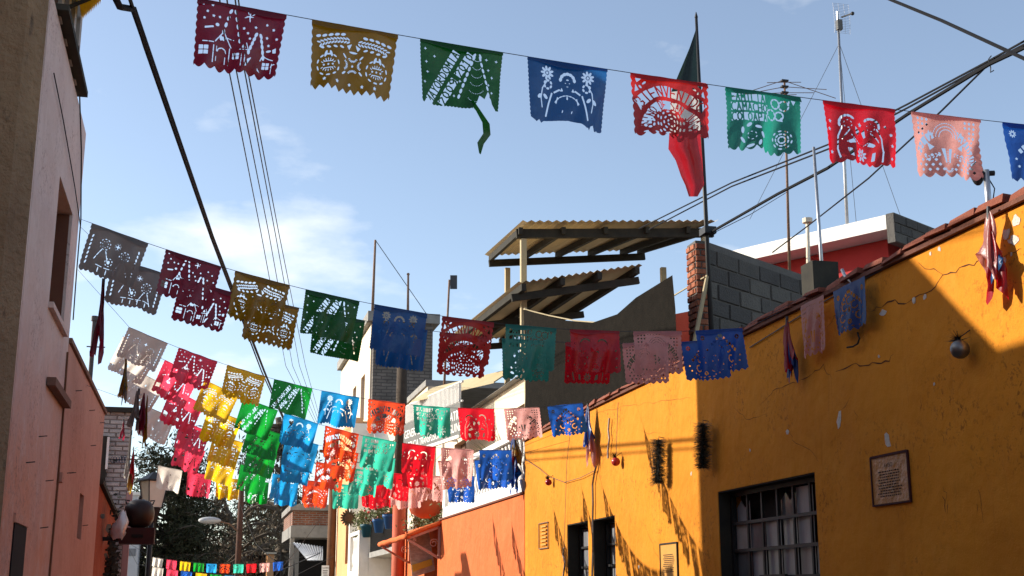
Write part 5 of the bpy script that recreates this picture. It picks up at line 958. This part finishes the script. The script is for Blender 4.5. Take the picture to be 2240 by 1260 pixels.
# lantern lamp post
lx = PY(340, 1110, 26.5); lp = thing('lantern_post', 'black lamp post with four-sided white glass lantern', 'lamp post', (lx.x-.06, 26.5, .13)); zb = lx.z; cx, cy = lx.x-.06, 26.5
obj('post', MB().tube([(cx, cy, .1), (cx, cy, zb-.08)], .05, 10), M_BLACK, lp, True); obj('base', MB().lathe((cx, cy, .1), [(.16, 0), (.16, .2), (.09, .3), (.07, .7)], 10), M_BLACK, lp)
def frus(z0, z1, r0, r1): 
    q = [(-1, -1), (1, -1), (1, 1), (-1, 1)]; ca, sa = math.cos(.5), math.sin(.5); R_ = lambda x, y_, r_: (cx+(x*ca-y_*sa)*r_, cy+(x*sa+y_*ca)*r_)
    return MB().hexa([(*R_(*p, r0), z0) for p in q]+[(*R_(*p, r1), z1) for p in q])
obj('collar', frus(zb-.30, zb, .05, .13), M_BLACK, lp); gl_ = mat('frosted_lantern_glass', (0.74, 0.68, 0.55), (0.66, 0.60, 0.48), 6, .4)
h0, h1 = zb+.004, zb+.50
lan = obj('lantern', frus(zb+.01, zb+.49, .05, .09), M_WHITE, lp)
q = [(-1, -1), (1, -1), (1, 1), (-1, 1)]; ca, sa = math.cos(.5), math.sin(.5); RR = lambda x, y_, r_, z: Vector((cx+(x*ca-y_*sa)*r_, cy+(x*sa+y_*ca)*r_, z))
for k in range(4):
    p, p2 = q[k], q[(k+1) % 4]; A, B, C_, D = RR(*p, .135, h0), RR(*p2, .135, h0), RR(*p2, .20, h1), RR(*p, .20, h1); n_ = (B-A).cross(D-A).normalized()
    obj('glass_pane', MB().plate([A, B, C_, D], -n_*.006), gl_, lan); obj('edge_bar', MB().bar(RR(*p, .138, h0), RR(*p, .205, h1), .022), M_BLACK, lan)
obj('roof', frus(h1+.003, h1+.03, .26, .26), M_BLACK, lan); obj('roof_cone', frus(h1+.032, h1+.19, .25, .03), M_BLACK, lan)
# pot sign
ps = thing('pot_sign', 'dark red box sign on the wall carrying a big round black clay pot', 'sign', (-1.2, 22, 2.4)); a = PY(263, 1155, 22); b = PY(337, 1191, 22)
obj('box', MB().box(a.x, b.x, 21.8, 22.2, b.z, a.z), mat('dark_maroon_box', (0.05, 0.010, 0.008), (0.035, 0.008, 0.007), 5, .7), ps); obj('slot', MB().box((a.x+b.x)/2-.08, (a.x+b.x)/2+.1, 21.785, 21.797, (a.z+b.z)/2-.03, (a.z+b.z)/2+.02), M_DARK, ps)
obj('bracket', MB().box(XL-.02, a.x+.02, 21.95, 22.05, b.z+.05, b.z+.11), M_BLACK, ps)
pc = PY(304, 1130, 22); pr = pc.z-a.z; pot = obj('pot', MB().lathe((pc.x, 22, a.z+.003), [(.10, 0), (.19, .05), (.235, .14), (.245, .24), (.225, .34), (.17, .42), (.09, .455), (.05, .46)], 20), mat('black_clay', (0.010, 0.007, 0.006), (0.028, 0.013, 0.009), 4, .45, spec=.35), ps, True)
obj('knob', MB().lathe((pc.x, 22, a.z+.464), [(.025, 0), (.03, .03), (.02, .06)], 8), M_BLACK, pot)
for s_ in (-1, 1): obj('pot_handle', MB().tube([(pc.x+s_*.20, 22, a.z+.38), (pc.x+s_*.23, 22, a.z+.45), (pc.x+s_*.16, 22, a.z+.44)], .014, 6), M_BLACK, pot)
pbg = PY(271, 1118, 21.6); vs = []; fs = []; n, m_ = 14, 8
for j in range(m_+1):
    for i in range(n): q_ = j/m_; r_ = .015+.10*math.sin(math.pi*min(1, q_*.75+.04))*(1+.35*math.cos(3*2*math.pi*i/n+q_*4)+random.uniform(-.28, .28)); vs.append(pbg+Vector((r_*math.cos(2*math.pi*i/n)*.9-.06*q_, r_*math.sin(2*math.pi*i/n)*.7, -.44*q_+random.uniform(-.02, .02))))
for j in range(m_):
    for i in range(n): fs.append((j*n+i, j*n+(i+1) % n, (j+1)*n+(i+1) % n, (j+1)*n+i))
tag(obj('plastic_bag', MB().add(vs, fs), sheetmat('clear_white_plastic', (0.75, 0.75, 0.76), .5, .25), None, True, pbg), 'crumpled clear white plastic bag hanging beside the black pot', 'plastic bag')
# flower pots on the balcony railing
def pot_plant(px, label, bcol):
    p = PX(px, 1195, 4.33); y_ = p.y; t = thing('flower_pot', label, 'flower pot', (4.33, y_, 3.28), 'flower pots hung on the balcony railing')
    obj('pot', MB().lathe((4.33, y_, 3.20), [(.10, 0), (.15, .26), (.175, .27), (.175, .34)], 14), bcol, t, True); vs = []; fs = []; v2 = []; f2 = []
    for i in range(240):
        d = Vector((random.gauss(0, .14), random.gauss(0, .16), random.uniform(0, .34))); c = Vector((4.33, y_, 3.54))+d; u1 = Vector((random.gauss(0, 1), random.gauss(0, 1), random.gauss(0, 1))).normalized()*.04; u2 = u1.orthogonal().normalized()*.025; k = len(vs); vs += [c-u1, c+u2, c+u1, c-u2]; fs.append((k, k+1, k+2, k+3))
    o = obj('leaves', MB().add(vs, fs), mat('pot_leaves', (0.07, 0.10, 0.03), (0.12, 0.12, 0.04), 20, .8), t); o['kind'] = 'stuff'; fl = MB()
    for i in range(5): fl.ball(Vector((4.33+random.gauss(0, .12), y_+random.gauss(0, .15), 3.72+random.uniform(0, .25))), .035, 8, 5)
    o = obj('blossoms', fl, mat('red_blossom', (0.5, 0.02, 0.02), None), t); o['kind'] = 'stuff'; obj('hook', MB().tube([(4.33, y_, 3.56), (4.40, y_, 3.67), (4.45, y_, 3.66)], .01, 5), M_BLACK, t)
MBL = mat('blue_pot', (0.02, 0.09, 0.25), None, rough=.5)
pot_plant(801, 'dark teal flower pot on the balcony railing next to the white corner block', mat('teal_pot', (0.01, 0.07, 0.10), None, rough=.5)); pot_plant(828, 'bright blue flower pot midway along the balcony railing', MBL); pot_plant(851, 'blue flower pot on the railing right beside the red post', MBL)
sf = thing('sunflower_ornament', 'dark metal sunflower ornament on the white return wall', 'ornament', PY(762, 1135, 37.4)); c = PY(762, 1133, 37.38)
obj('disc', MB().ball(c, .13, 14, 8, (1, .3, 1)), M_WOOD, sf, True)
for k in range(16):
    t_ = k*math.pi/8; d = Vector((math.cos(t_), 0, math.sin(t_))); s_ = Vector((-d.z, 0, d.x))*.035; obj('petal', MB().plate([c+d*.12-s_, c+d*.20-s_*.8, c+d*.25, c+d*.20+s_*.8, c+d*.12+s_], (0, .015, 0)), mat('dark_bronze', (0.06, 0.035, 0.015), None, rough=.5), sf)
fgp = thing('garden_figurine', 'small ornamental figurine with foliage on the white balcony block', 'figurine', (4.28, 35.9, 3.40)); obj('figure', MB().lathe((4.30, 35.9, 3.40), [(.06, 0), (.09, .1), (.07, .25), (.11, .36), (.06, .46), (.07, .55), (.02, .62)], 10), mat('cream_ceramic', (0.55, 0.48, 0.32), (0.4, .32, .2), 10, .6), fgp, True)
vs = []; fs = []
for i in range(160):
    c = Vector((4.27, 35.6, 3.62))+Vector((random.gauss(0, .09), random.gauss(0, .12), random.gauss(0, .14))); u1 = Vector((random.gauss(0, 1), random.gauss(0, 1), random.gauss(0, 1))).normalized()*.04; u2 = u1.orthogonal().normalized()*.025; k = len(vs); vs += [c-u1, c+u2, c+u1, c-u2]; fs.append((k, k+1, k+2, k+3))
o = obj('foliage', MB().add(vs, fs), mat('pot_leaves', (0.07, .1, .03)), fgp); o['kind'] = 'stuff'
ss = thing('street_notice', 'small white COMPRO notice board near the brown wooden pole', 'notice', PY(712, 1262, 38)); a = PY(704, 1237, 38); b = PY(719, 1262, 38)
obj('board', MB().box(a.x, b.x, 37.98, 38.0, b.z-.3, a.z), M_WHITE, ss); text_on(ss, 'COMPRO', (a.x+.01, 37.975, a.z-.09), (1, 0, 0), (0, 0, 1), .055, M_INK); obj('stake', MB().box((a.x+b.x)/2-.02, (a.x+b.x)/2+.02, 38.003, 38.04, .1, a.z-.05), M_WOOD, ss)
obj('fine_print', MB().box(a.x+.03, b.x-.03, 37.972, 37.976, a.z-.16, a.z-.14).box(a.x+.03, b.x-.04, 37.972, 37.976, a.z-.22, a.z-.20).box(a.x+.05, b.x-.03, 37.972, 37.976, a.z-.28, a.z-.26), M_INK, ss)['kind'] = 'stuff'
# balcony plants by the urn, dish, potted yucca
def bush(name, label, c, sp, n, col, sz, grp=None):
    t = thing(name, label, 'plant', (c[0], c[1], c[2]), grp); vs = []; fs = []
    for i in range(n):
        p = Vector(c)+Vector((random.gauss(0, sp[0]), random.gauss(0, sp[1]), abs(random.gauss(0, sp[2])))); u1 = Vector((random.gauss(0, 1), random.gauss(0, 1), random.gauss(0, 1))).normalized()*sz; u2 = u1.orthogonal().normalized()*sz*.6; k = len(vs); vs += [p-u1, p+u2, p+u1, p-u2]; fs.append((k, k+1, k+2, k+3))
    o = obj('leaves', MB().add(vs, fs), col, t); o['kind'] = 'stuff'; obj('stems', MB().tube([c, Vector(c)+Vector((.03, 0, sp[2]))], .02, 5).tube([c, Vector(c)+Vector((-.05, .1, sp[2]*1.3))], .015, 5).tube([c, Vector(c)+Vector((.02, -.15, sp[2]*1.2))], .015, 5), M_BARK, t)
    return t
PL = mat('dusty_green_leaves', (0.08, 0.10, 0.03), (0.13, 0.12, 0.05), 15, .8)
bush('balcony_plant', 'leafy potted plants spilling over the orange wall beside the clay urn', (4.75, 27.4, 3.10), (.18, .8, .35), 900, PL, .045)
bush('creeping_plant', 'dark creeper hanging below the red box sign on the worn house', (-1.46, 23.6, 1.3), (.04, .5, .7), 900, mat('dark_creeper', (0.015, 0.012, 0.008), (0.03, 0.025, 0.015), 12, .9), .06)
yc = thing('yucca_plant', 'spiky yucca behind the white balustrade', 'plant', (5.05, 21.2, 3.06)); mb = MB()
for i in range(60):
    d = Vector((random.gauss(0, .5), random.gauss(0, .5), random.uniform(.3, 1))).normalized(); b0 = Vector((5.05, 21.2, 3.75)); s_ = d.orthogonal().normalized()*.02; mb.add([b0-s_, b0+s_, b0+d*random.uniform(.6, 1.0)], [(0, 1, 2)])
obj('spikes', mb, mat('yucca_green', (0.10, 0.12, 0.03), None), yc)['kind'] = 'stuff'; obj('trunk', MB().tube([(5.05, 21.2, 3.06), (5.05, 21.2, 3.8)], .06, 8), M_BARK, yc)

# ------------------------------------------------------------------ flagpole, flag, antennas
fp0 = PY(1546, 512, 13.3); fp1 = PY(1523, 38, 13.3); base = fp1+(fp0-fp1)*((fp1.z-3.585)/(fp1.z-fp0.z))
fp = thing('flagpole', 'tall dark flagpole rising beside the grey block wall', 'flagpole', base); obj('pole', MB().tube([base, fp1], .035, 8, .018), M_BLACK, fp, True); obj('finial', MB().tube([fp1, fp1+Vector((0, 0, .07))], .022, 8, .004), M_BLACK, fp); 
ks = PY(1548, 507, 13.25); obj('clamp', MB().box(ks.x-.06, ks.x+.08, 13.18, 13.36, ks.z-.03, ks.z+.05), M_BLACK, fp)
def flag_pt(px, py, dy=0.0): return PY(px, py, 13.26+dy)
rows = [(62, 1522, 1521, 0), (100, 1523, 1508, .1), (150, 1525, 1487, .2), (195, 1527, 1468, .3), (240, 1529, 1466, .35), (285, 1532, 1464, .4), (320, 1534, 1462, .45), (345, 1536, 1478, .4), (380, 1538, 1490, .3), (405, 1540, 1499, .2), (430, 1526, 1507, .1)]
vs = []; fs = []; nc = 9
for py, xr_, xl_, am in rows:
    for i in range(nc): t_ = i/(nc-1); vs.append(flag_pt(xr_+(xl_-xr_)*t_, py+(6*t_ if py < 400 else 0), -.02+.12*am*math.sin(t_*8+py*.01)))
ff = [[], [], []]
for j in range(len(rows)-1):
    k = 0 if j < 3 else (1 if j < 5 else 2)
    for i in range(nc-1): ff[k].append((j*nc+i, j*nc+i+1, (j+1)*nc+i+1, (j+1)*nc+i))
tf = thing('national_flag', 'limp green, white and red national flag on the tall flagpole', 'flag', flag_pt(1526, 430))
for k, (nm, c) in enumerate((('green_field', (0.003, 0.012, 0.008)), ('white_field', (0.62, 0.60, 0.58)), ('red_field', (0.50, 0.012, 0.02)))):
    used = sorted({i for f in ff[k] for i in f}); mp = {u: i for i, u in enumerate(used)}; obj(nm, MB().add([vs[u] for u in used], [tuple(mp[i] for i in f) for f in ff[k]]), sheetmat('flag_'+nm, c, .35, .03), tf, True)
def mast(name, label, top, bot, yb, r, zbase, m_, cat='antenna', r1=None):
    a = PY(*top, yb); b = PY(*bot, yb); d = (b-a); foot = a+d*((a.z-zbase)/(a.z-b.z)); t = thing(name, label, cat, foot); obj('mast', MB().tube([foot, a], r, 8, r1 or r*.7), m_, t, True); return t, a, foot
t, a, f0 = mast('grid_antenna', 'grid dish antenna on a tall guyed steel mast', (1834, 62), (1853, 488), 16.5, .028, 6.0, M_STEEL)
ctr = PY(1839, 42, 16.5); gp = MB()
def dish(u, v): return ctr+Vector((u, -.05+.35*(u*u+v*v), v))
for k in range(-9, 10): gp.tube([dish(-.13+.26*i/6, k*.027) for i in range(7)], .0022, 4)
for k in (-.13, -.045, .045, .13): gp.tube([dish(k, -.25+.5*i/6) for i in range(7)], .003, 4)
o = obj('grid', gp, M_STEEL, t); o['kind'] = 'stuff'; obj('feed_arm', MB().tube([ctr+Vector((0, -.03, .02)), ctr+Vector((.06, -.24, -.01))], .012, 6), M_BLACK, t); obj('feed', MB().ball(ctr+Vector((.06, -.26, -.02)), .03, 8, 6), M_BLACK, t); obj('mast_box', MB().box(a.x-.03, a.x+.05, a.y-.05, a.y+.03, a.z-.03, a.z+.13), mat('grey_box', (.12, .12, .12), None), t); obj('mast_tip', MB().tube([a, a+Vector((0, 0, .28))], .018, 6), M_STEEL, t)
for px, py, yy in ((1640, 420, 17.5), (1990, 470, 17.0), (1880, 500, 18.5)): obj('guy_wire', MB().tube([PY(1836, 95, 16.5), PY(px, py+60, yy)], .004, 4), M_WIRE, t)
t, a, f0 = mast('yagi_antenna', 'rusty television antenna with drooping crossbars beside the flagpole', (1716, 178), (1725, 512), 15.5, .022, 5.9, M_RUST)
for (x0, y0, x1, y1, x2, y2) in ((1640, 200, 1713, 176, 1828, 215), (1678, 181, 1716, 180, 1752, 180), (1600, 212, 1716, 190, 1808, 196), (1630, 206, 1718, 203, 1780, 203), (1690, 206, 1720, 208, 1742, 207)): obj('element', MB().tube([PY(x0, y0, 15.3), PY(x1, y1, 15.5), PY(x2, y2, 15.7)], .0055, 5), M_RUST, t)
for py in (177, 190, 203): q_ = PY(1716, py, 15.5); obj('insulator', MB().box(q_.x-.05, q_.x+.05, 15.47, 15.53, q_.z-.012, q_.z+.012), M_BLACK, t)
t, a, f0 = mast('roof_pole', 'short bare steel pole standing on a dark block at the coping', (1780, 322), (1797, 575), 10.6, .02, 3.92, M_STEEL, 'pole'); obj('block', MB().box(f0.x-.16, f0.x+.10, f0.y-.12, f0.y+.12, 3.97, PY(1797, 578, 10.6).z), M_BEAM, t)
t, a, f0 = mast('vent_pipe', 'cream vent pipe with cap beside the white slab roof', (1766, 478), (1767, 520), 15.2, .035, 5.2, M_CREAM, 'pipe'); obj('cap', MB().tube([a-Vector((0, 0, .06)), a], .07, 8), M_CREAM, t)
t, a, f0 = mast('roof_mast', 'thin leaning mast on the tall cream block with a stay wire', (821, 525), (813, 726), 39.5, .05, PY(800, 702, 37.7).z+.3, M_RUST, 'mast'); obj('stay', MB().tube([a, PY(942, 700, 42)], .012, 4), M_WIRE, t)
t, a, f0 = mast('roof_mast', 'second plain straight mast on the tall cream block roof', (893, 600), (892, 713), 39.0, .045, PY(800, 702, 37.7).z+.3, M_RUST, 'mast'); obj('cap', MB().ball(a, .05, 8, 6), M_RUST, t)
t, a, f0 = mast('roof_mast', 'slim mast with small grid dish beside the corrugated canopy', (983, 612), (977, 735), 30, .035, 5.36, M_RUST, 'mast'); obj('grid', MB().plate([PY(985, 602, 30), PY(1000, 602, 30), PY(1000, 632, 30), PY(985, 632, 30)], (0, .02, 0)), M_WIRE, t)
# flood light on the yellow house
q0 = PX(2160, 432, XR+.15); t = thing('flood_light', 'black flood light head on a steel pole at the coping', 'flood light', (XR+.15, q0.y, 3.86)); tp = PX(2157, 372, XR+.15)
obj('pole', MB().tube([(XR+.15, q0.y, 3.88), tp], .02, 10), M_STEEL, t, True); obj('cross_tube', MB().tube([tp+Vector((-.10, .03, -.025)), tp+Vector((.05, -.01, -.02))], .018, 8), M_BLACK, t)
hd = PX(2138, 380, XR+.12); obj('head', MB().ball(hd, .055, 14, 10, (.75, .75, 1.45)), M_BLACK, t, True); obj('lens_rim', MB().ball(hd+Vector((-.018, 0, 0)), .05, 12, 8, (.6, .6, 1.2)), mat('dark_lens', (.05, .05, .055), None, rough=.2), t, True)
obj('lead', MB().tube([tp+Vector((.01, 0, -.05)), tp+Vector((.05, 0, -.12)), tp+Vector((.03, 0, -.2))], .004, 5), M_CABLE, t)

# ------------------------------------------------------------------ overhead cables
def cable(label, pts, r, m_=M_CABLE, grp='overhead cables', name='cable'):
    P = [PY(*p) for p in pts]; Q = []
    for i in range(len(P)-1):
        for k in range(8): Q.append(P[i].lerp(P[i+1], k/8))
    Q.append(P[-1]); return tag(obj(name, MB().tube(Q, r, 6), m_, origin=P[0]), label, name, grp)
cable('thick black cable sweeping down the street with a kink at its top', [(240, -30, 6.6), (262, 15, 6.9), (292, 20, 7.1), (330, 130, 8.0), (465, 520, 13.0), (578, 812, 24.0), (650, 985, 40.5)], .020)
cable('second black cable twisted along the kinked thick cable', [(275, -30, 6.6), (288, 10, 7.0), (316, 100, 7.7), (462, 520, 12.6), (572, 812, 23.0), (652, 990, 40.6)], .012)
for i, (x0, x1, x2) in enumerate(((500, 571, 625), (516, 588, 640), (534, 602, 655), (541, 610, 668))):
    cable('thin overhead wire, %s of the four running side by side to the brown pole' % ('outermost', 'second', 'third', 'fourth')[i], [(x0-22, -20, 9), (x0, 150, 11), (x1, 510, 19), (x2, 800, 33), (692+4*i, 930, 41)], .007, M_WIRE, name='wire')
cable('single thick black cable descending over the yellow house end', [(1900, -22, 9.0), (1950, 0, 8.6), (2060, 45, 8.0), (2240, 128, 7.0), (2330, 175, 6.6)], .014)
cable('thick black cable running from the flagpole clamp toward the street', [(1548, 512, 13.3), (1700, 425, 11.6), (1810, 368, 10.6), (1985, 250, 9.2), (2165, 140, 8.0), (2330, 62, 7.2)], .016)
cable('twin black cable above the thick flagpole cable', [(1398, 500, 17), (1600, 400, 13.5), (1812, 316, 11.0), (1985, 228, 9.6), (2165, 132, 8.2), (2330, 40, 7.3)], .009)
cable('lower twin of the black cable above the flagpole cable', [(1420, 502, 17), (1600, 408, 13.5), (1812, 326, 11.0), (1985, 236, 9.6), (2165, 137, 8.2), (2330, 50, 7.3)], .009)
cable('steep black cable crossing from the cable knot down to the slab roof', [(2165, 138, 8.2), (2060, 242, 9.0), (1900, 390, 11.0), (1770, 492, 14.5), (1690, 552, 15.5)], .009)
cable('thin wire between flagpole clamp and yagi mast', [(1550, 515, 13.3), (1640, 470, 14.0), (1722, 420, 15.4)], .005, M_WIRE, name='wire')
q_ = PY(2165, 140, 8.15); tag(obj('cable_tie', MB().tube([q_+Vector((.02, 0, .07)), q_+Vector((-.02, -.02, .03)), q_+Vector((.02, .02, -.02)), q_+Vector((.0, 0, -.07)), q_+Vector((.03, 0, -.05))], .005, 5), M_WIRE, origin=q_), 'loop of tie wire knotted round the crossing cables', 'tie wire')
cable('sagging black cable from red-based pole to brown pole', [(880, 950, 29.5), (800, 1010, 34), (740, 1015, 38), (712, 1040, 41.4)], .012); cable('drooping cable before the bare trees', [(524, 1100, 50), (560, 1190, 48), (620, 1245, 46), (700, 1210, 42)], .015); cable('straight thin line rising from the far flags to the brown pole', [(600, 1262, 40), (660, 1190, 41), (706, 1128, 41.4)], .008, M_WIRE, name='wire')
ribbon('drop_cable', 'black cable hanging down the tall pink house corner', 'cable', [(172, 100), (174, 200), (178, 330), (177, 480), (168, 590), (160, 700)], .008, M_CABLE, XL+.02)
ribbon('drop_cable', 'thin cable slanting across the tall pink house wall', 'cable', [(118, 160), (138, 260), (152, 340), (164, 410), (176, 495)], .006, M_CABLE, XL+.02)

# ------------------------------------------------------------------ trees at the end of the street
def tree(label, px, y_, h, spread, nleaf, leafm, leafsz, trunk_r, crown_z, droop=0.0, nbr=26, seed=1, name='street_tree', clumps=40, trunk_h=.8):
    rnd = random.Random(seed); rg = np.random.default_rng(seed); x = PY(px, 1200, y_).x; t = thing(name, label, 'tree', (x, y_, 0), 'trees at the end of the street')
    tp = [Vector((x+rnd.uniform(-.12, .12)*k, y_+rnd.uniform(-.1, .1)*k, h*trunk_h*k/6)) for k in range(7)]; obj('trunk', MB().tube(tp, trunk_r, 9, trunk_r*.25), M_BARK, t, True)
    br = MB(); tips = []
    for i in range(nbr):
        k = rnd.uniform(crown_z, 1.0); b0 = tp[0].lerp(tp[-1], min(.98, k*.97)); an = rnd.uniform(0, 6.283); L = spread*(1.15-.55*k)*rnd.uniform(.6, 1.05)*(.55 if k < crown_z+.05 else 1); pts = [b0]; d = Vector((math.cos(an), math.sin(an), rnd.uniform(.1, .7)))
        for s_ in range(6): d = (d+Vector((rnd.gauss(0, .22), rnd.gauss(0, .22), rnd.gauss(-droop*.25, .16)))).normalized(); pts.append(pts[-1]+d*L/6)
        br.tube(pts, .07*trunk_r/.3, 5, .008)
        for s_ in range(2, 7):
            for q_ in range(4):
                e = [pts[s_]]; d2 = Vector((rnd.gauss(0, 1), rnd.gauss(0, 1), rnd.gauss(.1-droop, .5))).normalized()
                for w in range(4): d2 = (d2+Vector((rnd.gauss(0, .25), rnd.gauss(0, .25), rnd.gauss(-droop*.5, .2)))).normalized(); e.append(e[-1]+d2*L*.075)
                br.tube(e, .016, 3, .005, False); tips += [e[2], e[3], e[4]]
            tips.append(pts[s_])
    o = obj('branches', br, M_BARK, t); o['kind'] = 'stuff'
    c = np.array([tuple(p) for p in tips]); pick = rg.integers(0, len(c), nleaf); w = rg.random(len(c))**1.5; keep = rg.random(nleaf) < (.25+.75*w[pick]); P = c[pick][keep]+rg.normal(0, leafsz*1.6, (keep.sum(), 3)); n = len(P)
    u = rg.normal(0, 1, (n, 3)); u[:, 2] -= droop; u /= np.linalg.norm(u, axis=1)[:, None]; v = np.cross(u, rg.normal(0, 1, (n, 3))); v /= np.linalg.norm(v, axis=1)[:, None]; s1 = leafsz*(.6+.8*rg.random((n, 1))); u *= s1; v *= s1*.28
    V = np.stack([P-u, P+v, P+u, P-v], 1).reshape(-1, 3)-np.array([x, y_, 0]); Fc = np.arange(n*4).reshape(-1, 4); me = bpy.data.meshes.new('crown'); me.from_pydata(V.tolist(), [], Fc.tolist()); me.update(); o = link('crown', me, leafm, t); o['kind'] = 'stuff'; return t
M_LF1 = mat('dark_evergreen_leaves', (0.022, 0.026, 0.012), (0.05, 0.052, 0.024), 1.2, .8); M_LF2 = mat('dry_brown_leaves', (0.09, 0.068, 0.045), (0.17, 0.13, 0.085), 1.2, .9); M_LF3 = mat('olive_leaves', (0.055, 0.052, 0.022), (0.10, 0.088, 0.04), 1.2, .9)
tree('tall dense dark evergreen behind the lantern post', 345, 58, 10.2, 3.1, 26000, M_LF1, .13, .38, .25, .15, 60, 3)
tree('dark evergreen filling in behind the tall dense one', 398, 64, 7.6, 2.2, 9000, M_LF1, .12, .30, .25, .3, 34, 5)
tree('brown dry tree with drooping twigs behind the street light', 500, 66, 8.4, 3.2, 12000, M_LF2, .12, .30, .15, .8, 50, 8)
tree('sparse leafless tree with fine grey twigs between evergreen and dry tree', 452, 72, 6.0, 3.6, 3500, M_LF2, .10, .25, .1, .4, 46, 11)
tree('big trunked dark tree beside the small brick house', 622, 60, 10.8, 3.6, 12000, M_LF2, .13, .55, .2, .9, 50, 14, trunk_h=.9)
tree('olive brown tree between the dry tree and the big trunked tree', 560, 74, 8.8, 3.4, 11000, M_LF3, .13, .35, .15, .6, 46, 21)
tree('low shrubby dark tree growing under the dry trees', 470, 80, 4.8, 4.5, 11000, M_LF3, .14, .25, .05, .2, 40, 27)
tree('low brushy tree growing under the olive brown tree', 590, 82, 5.2, 4.5, 11000, M_LF2, .14, .25, .05, .2, 40, 31)
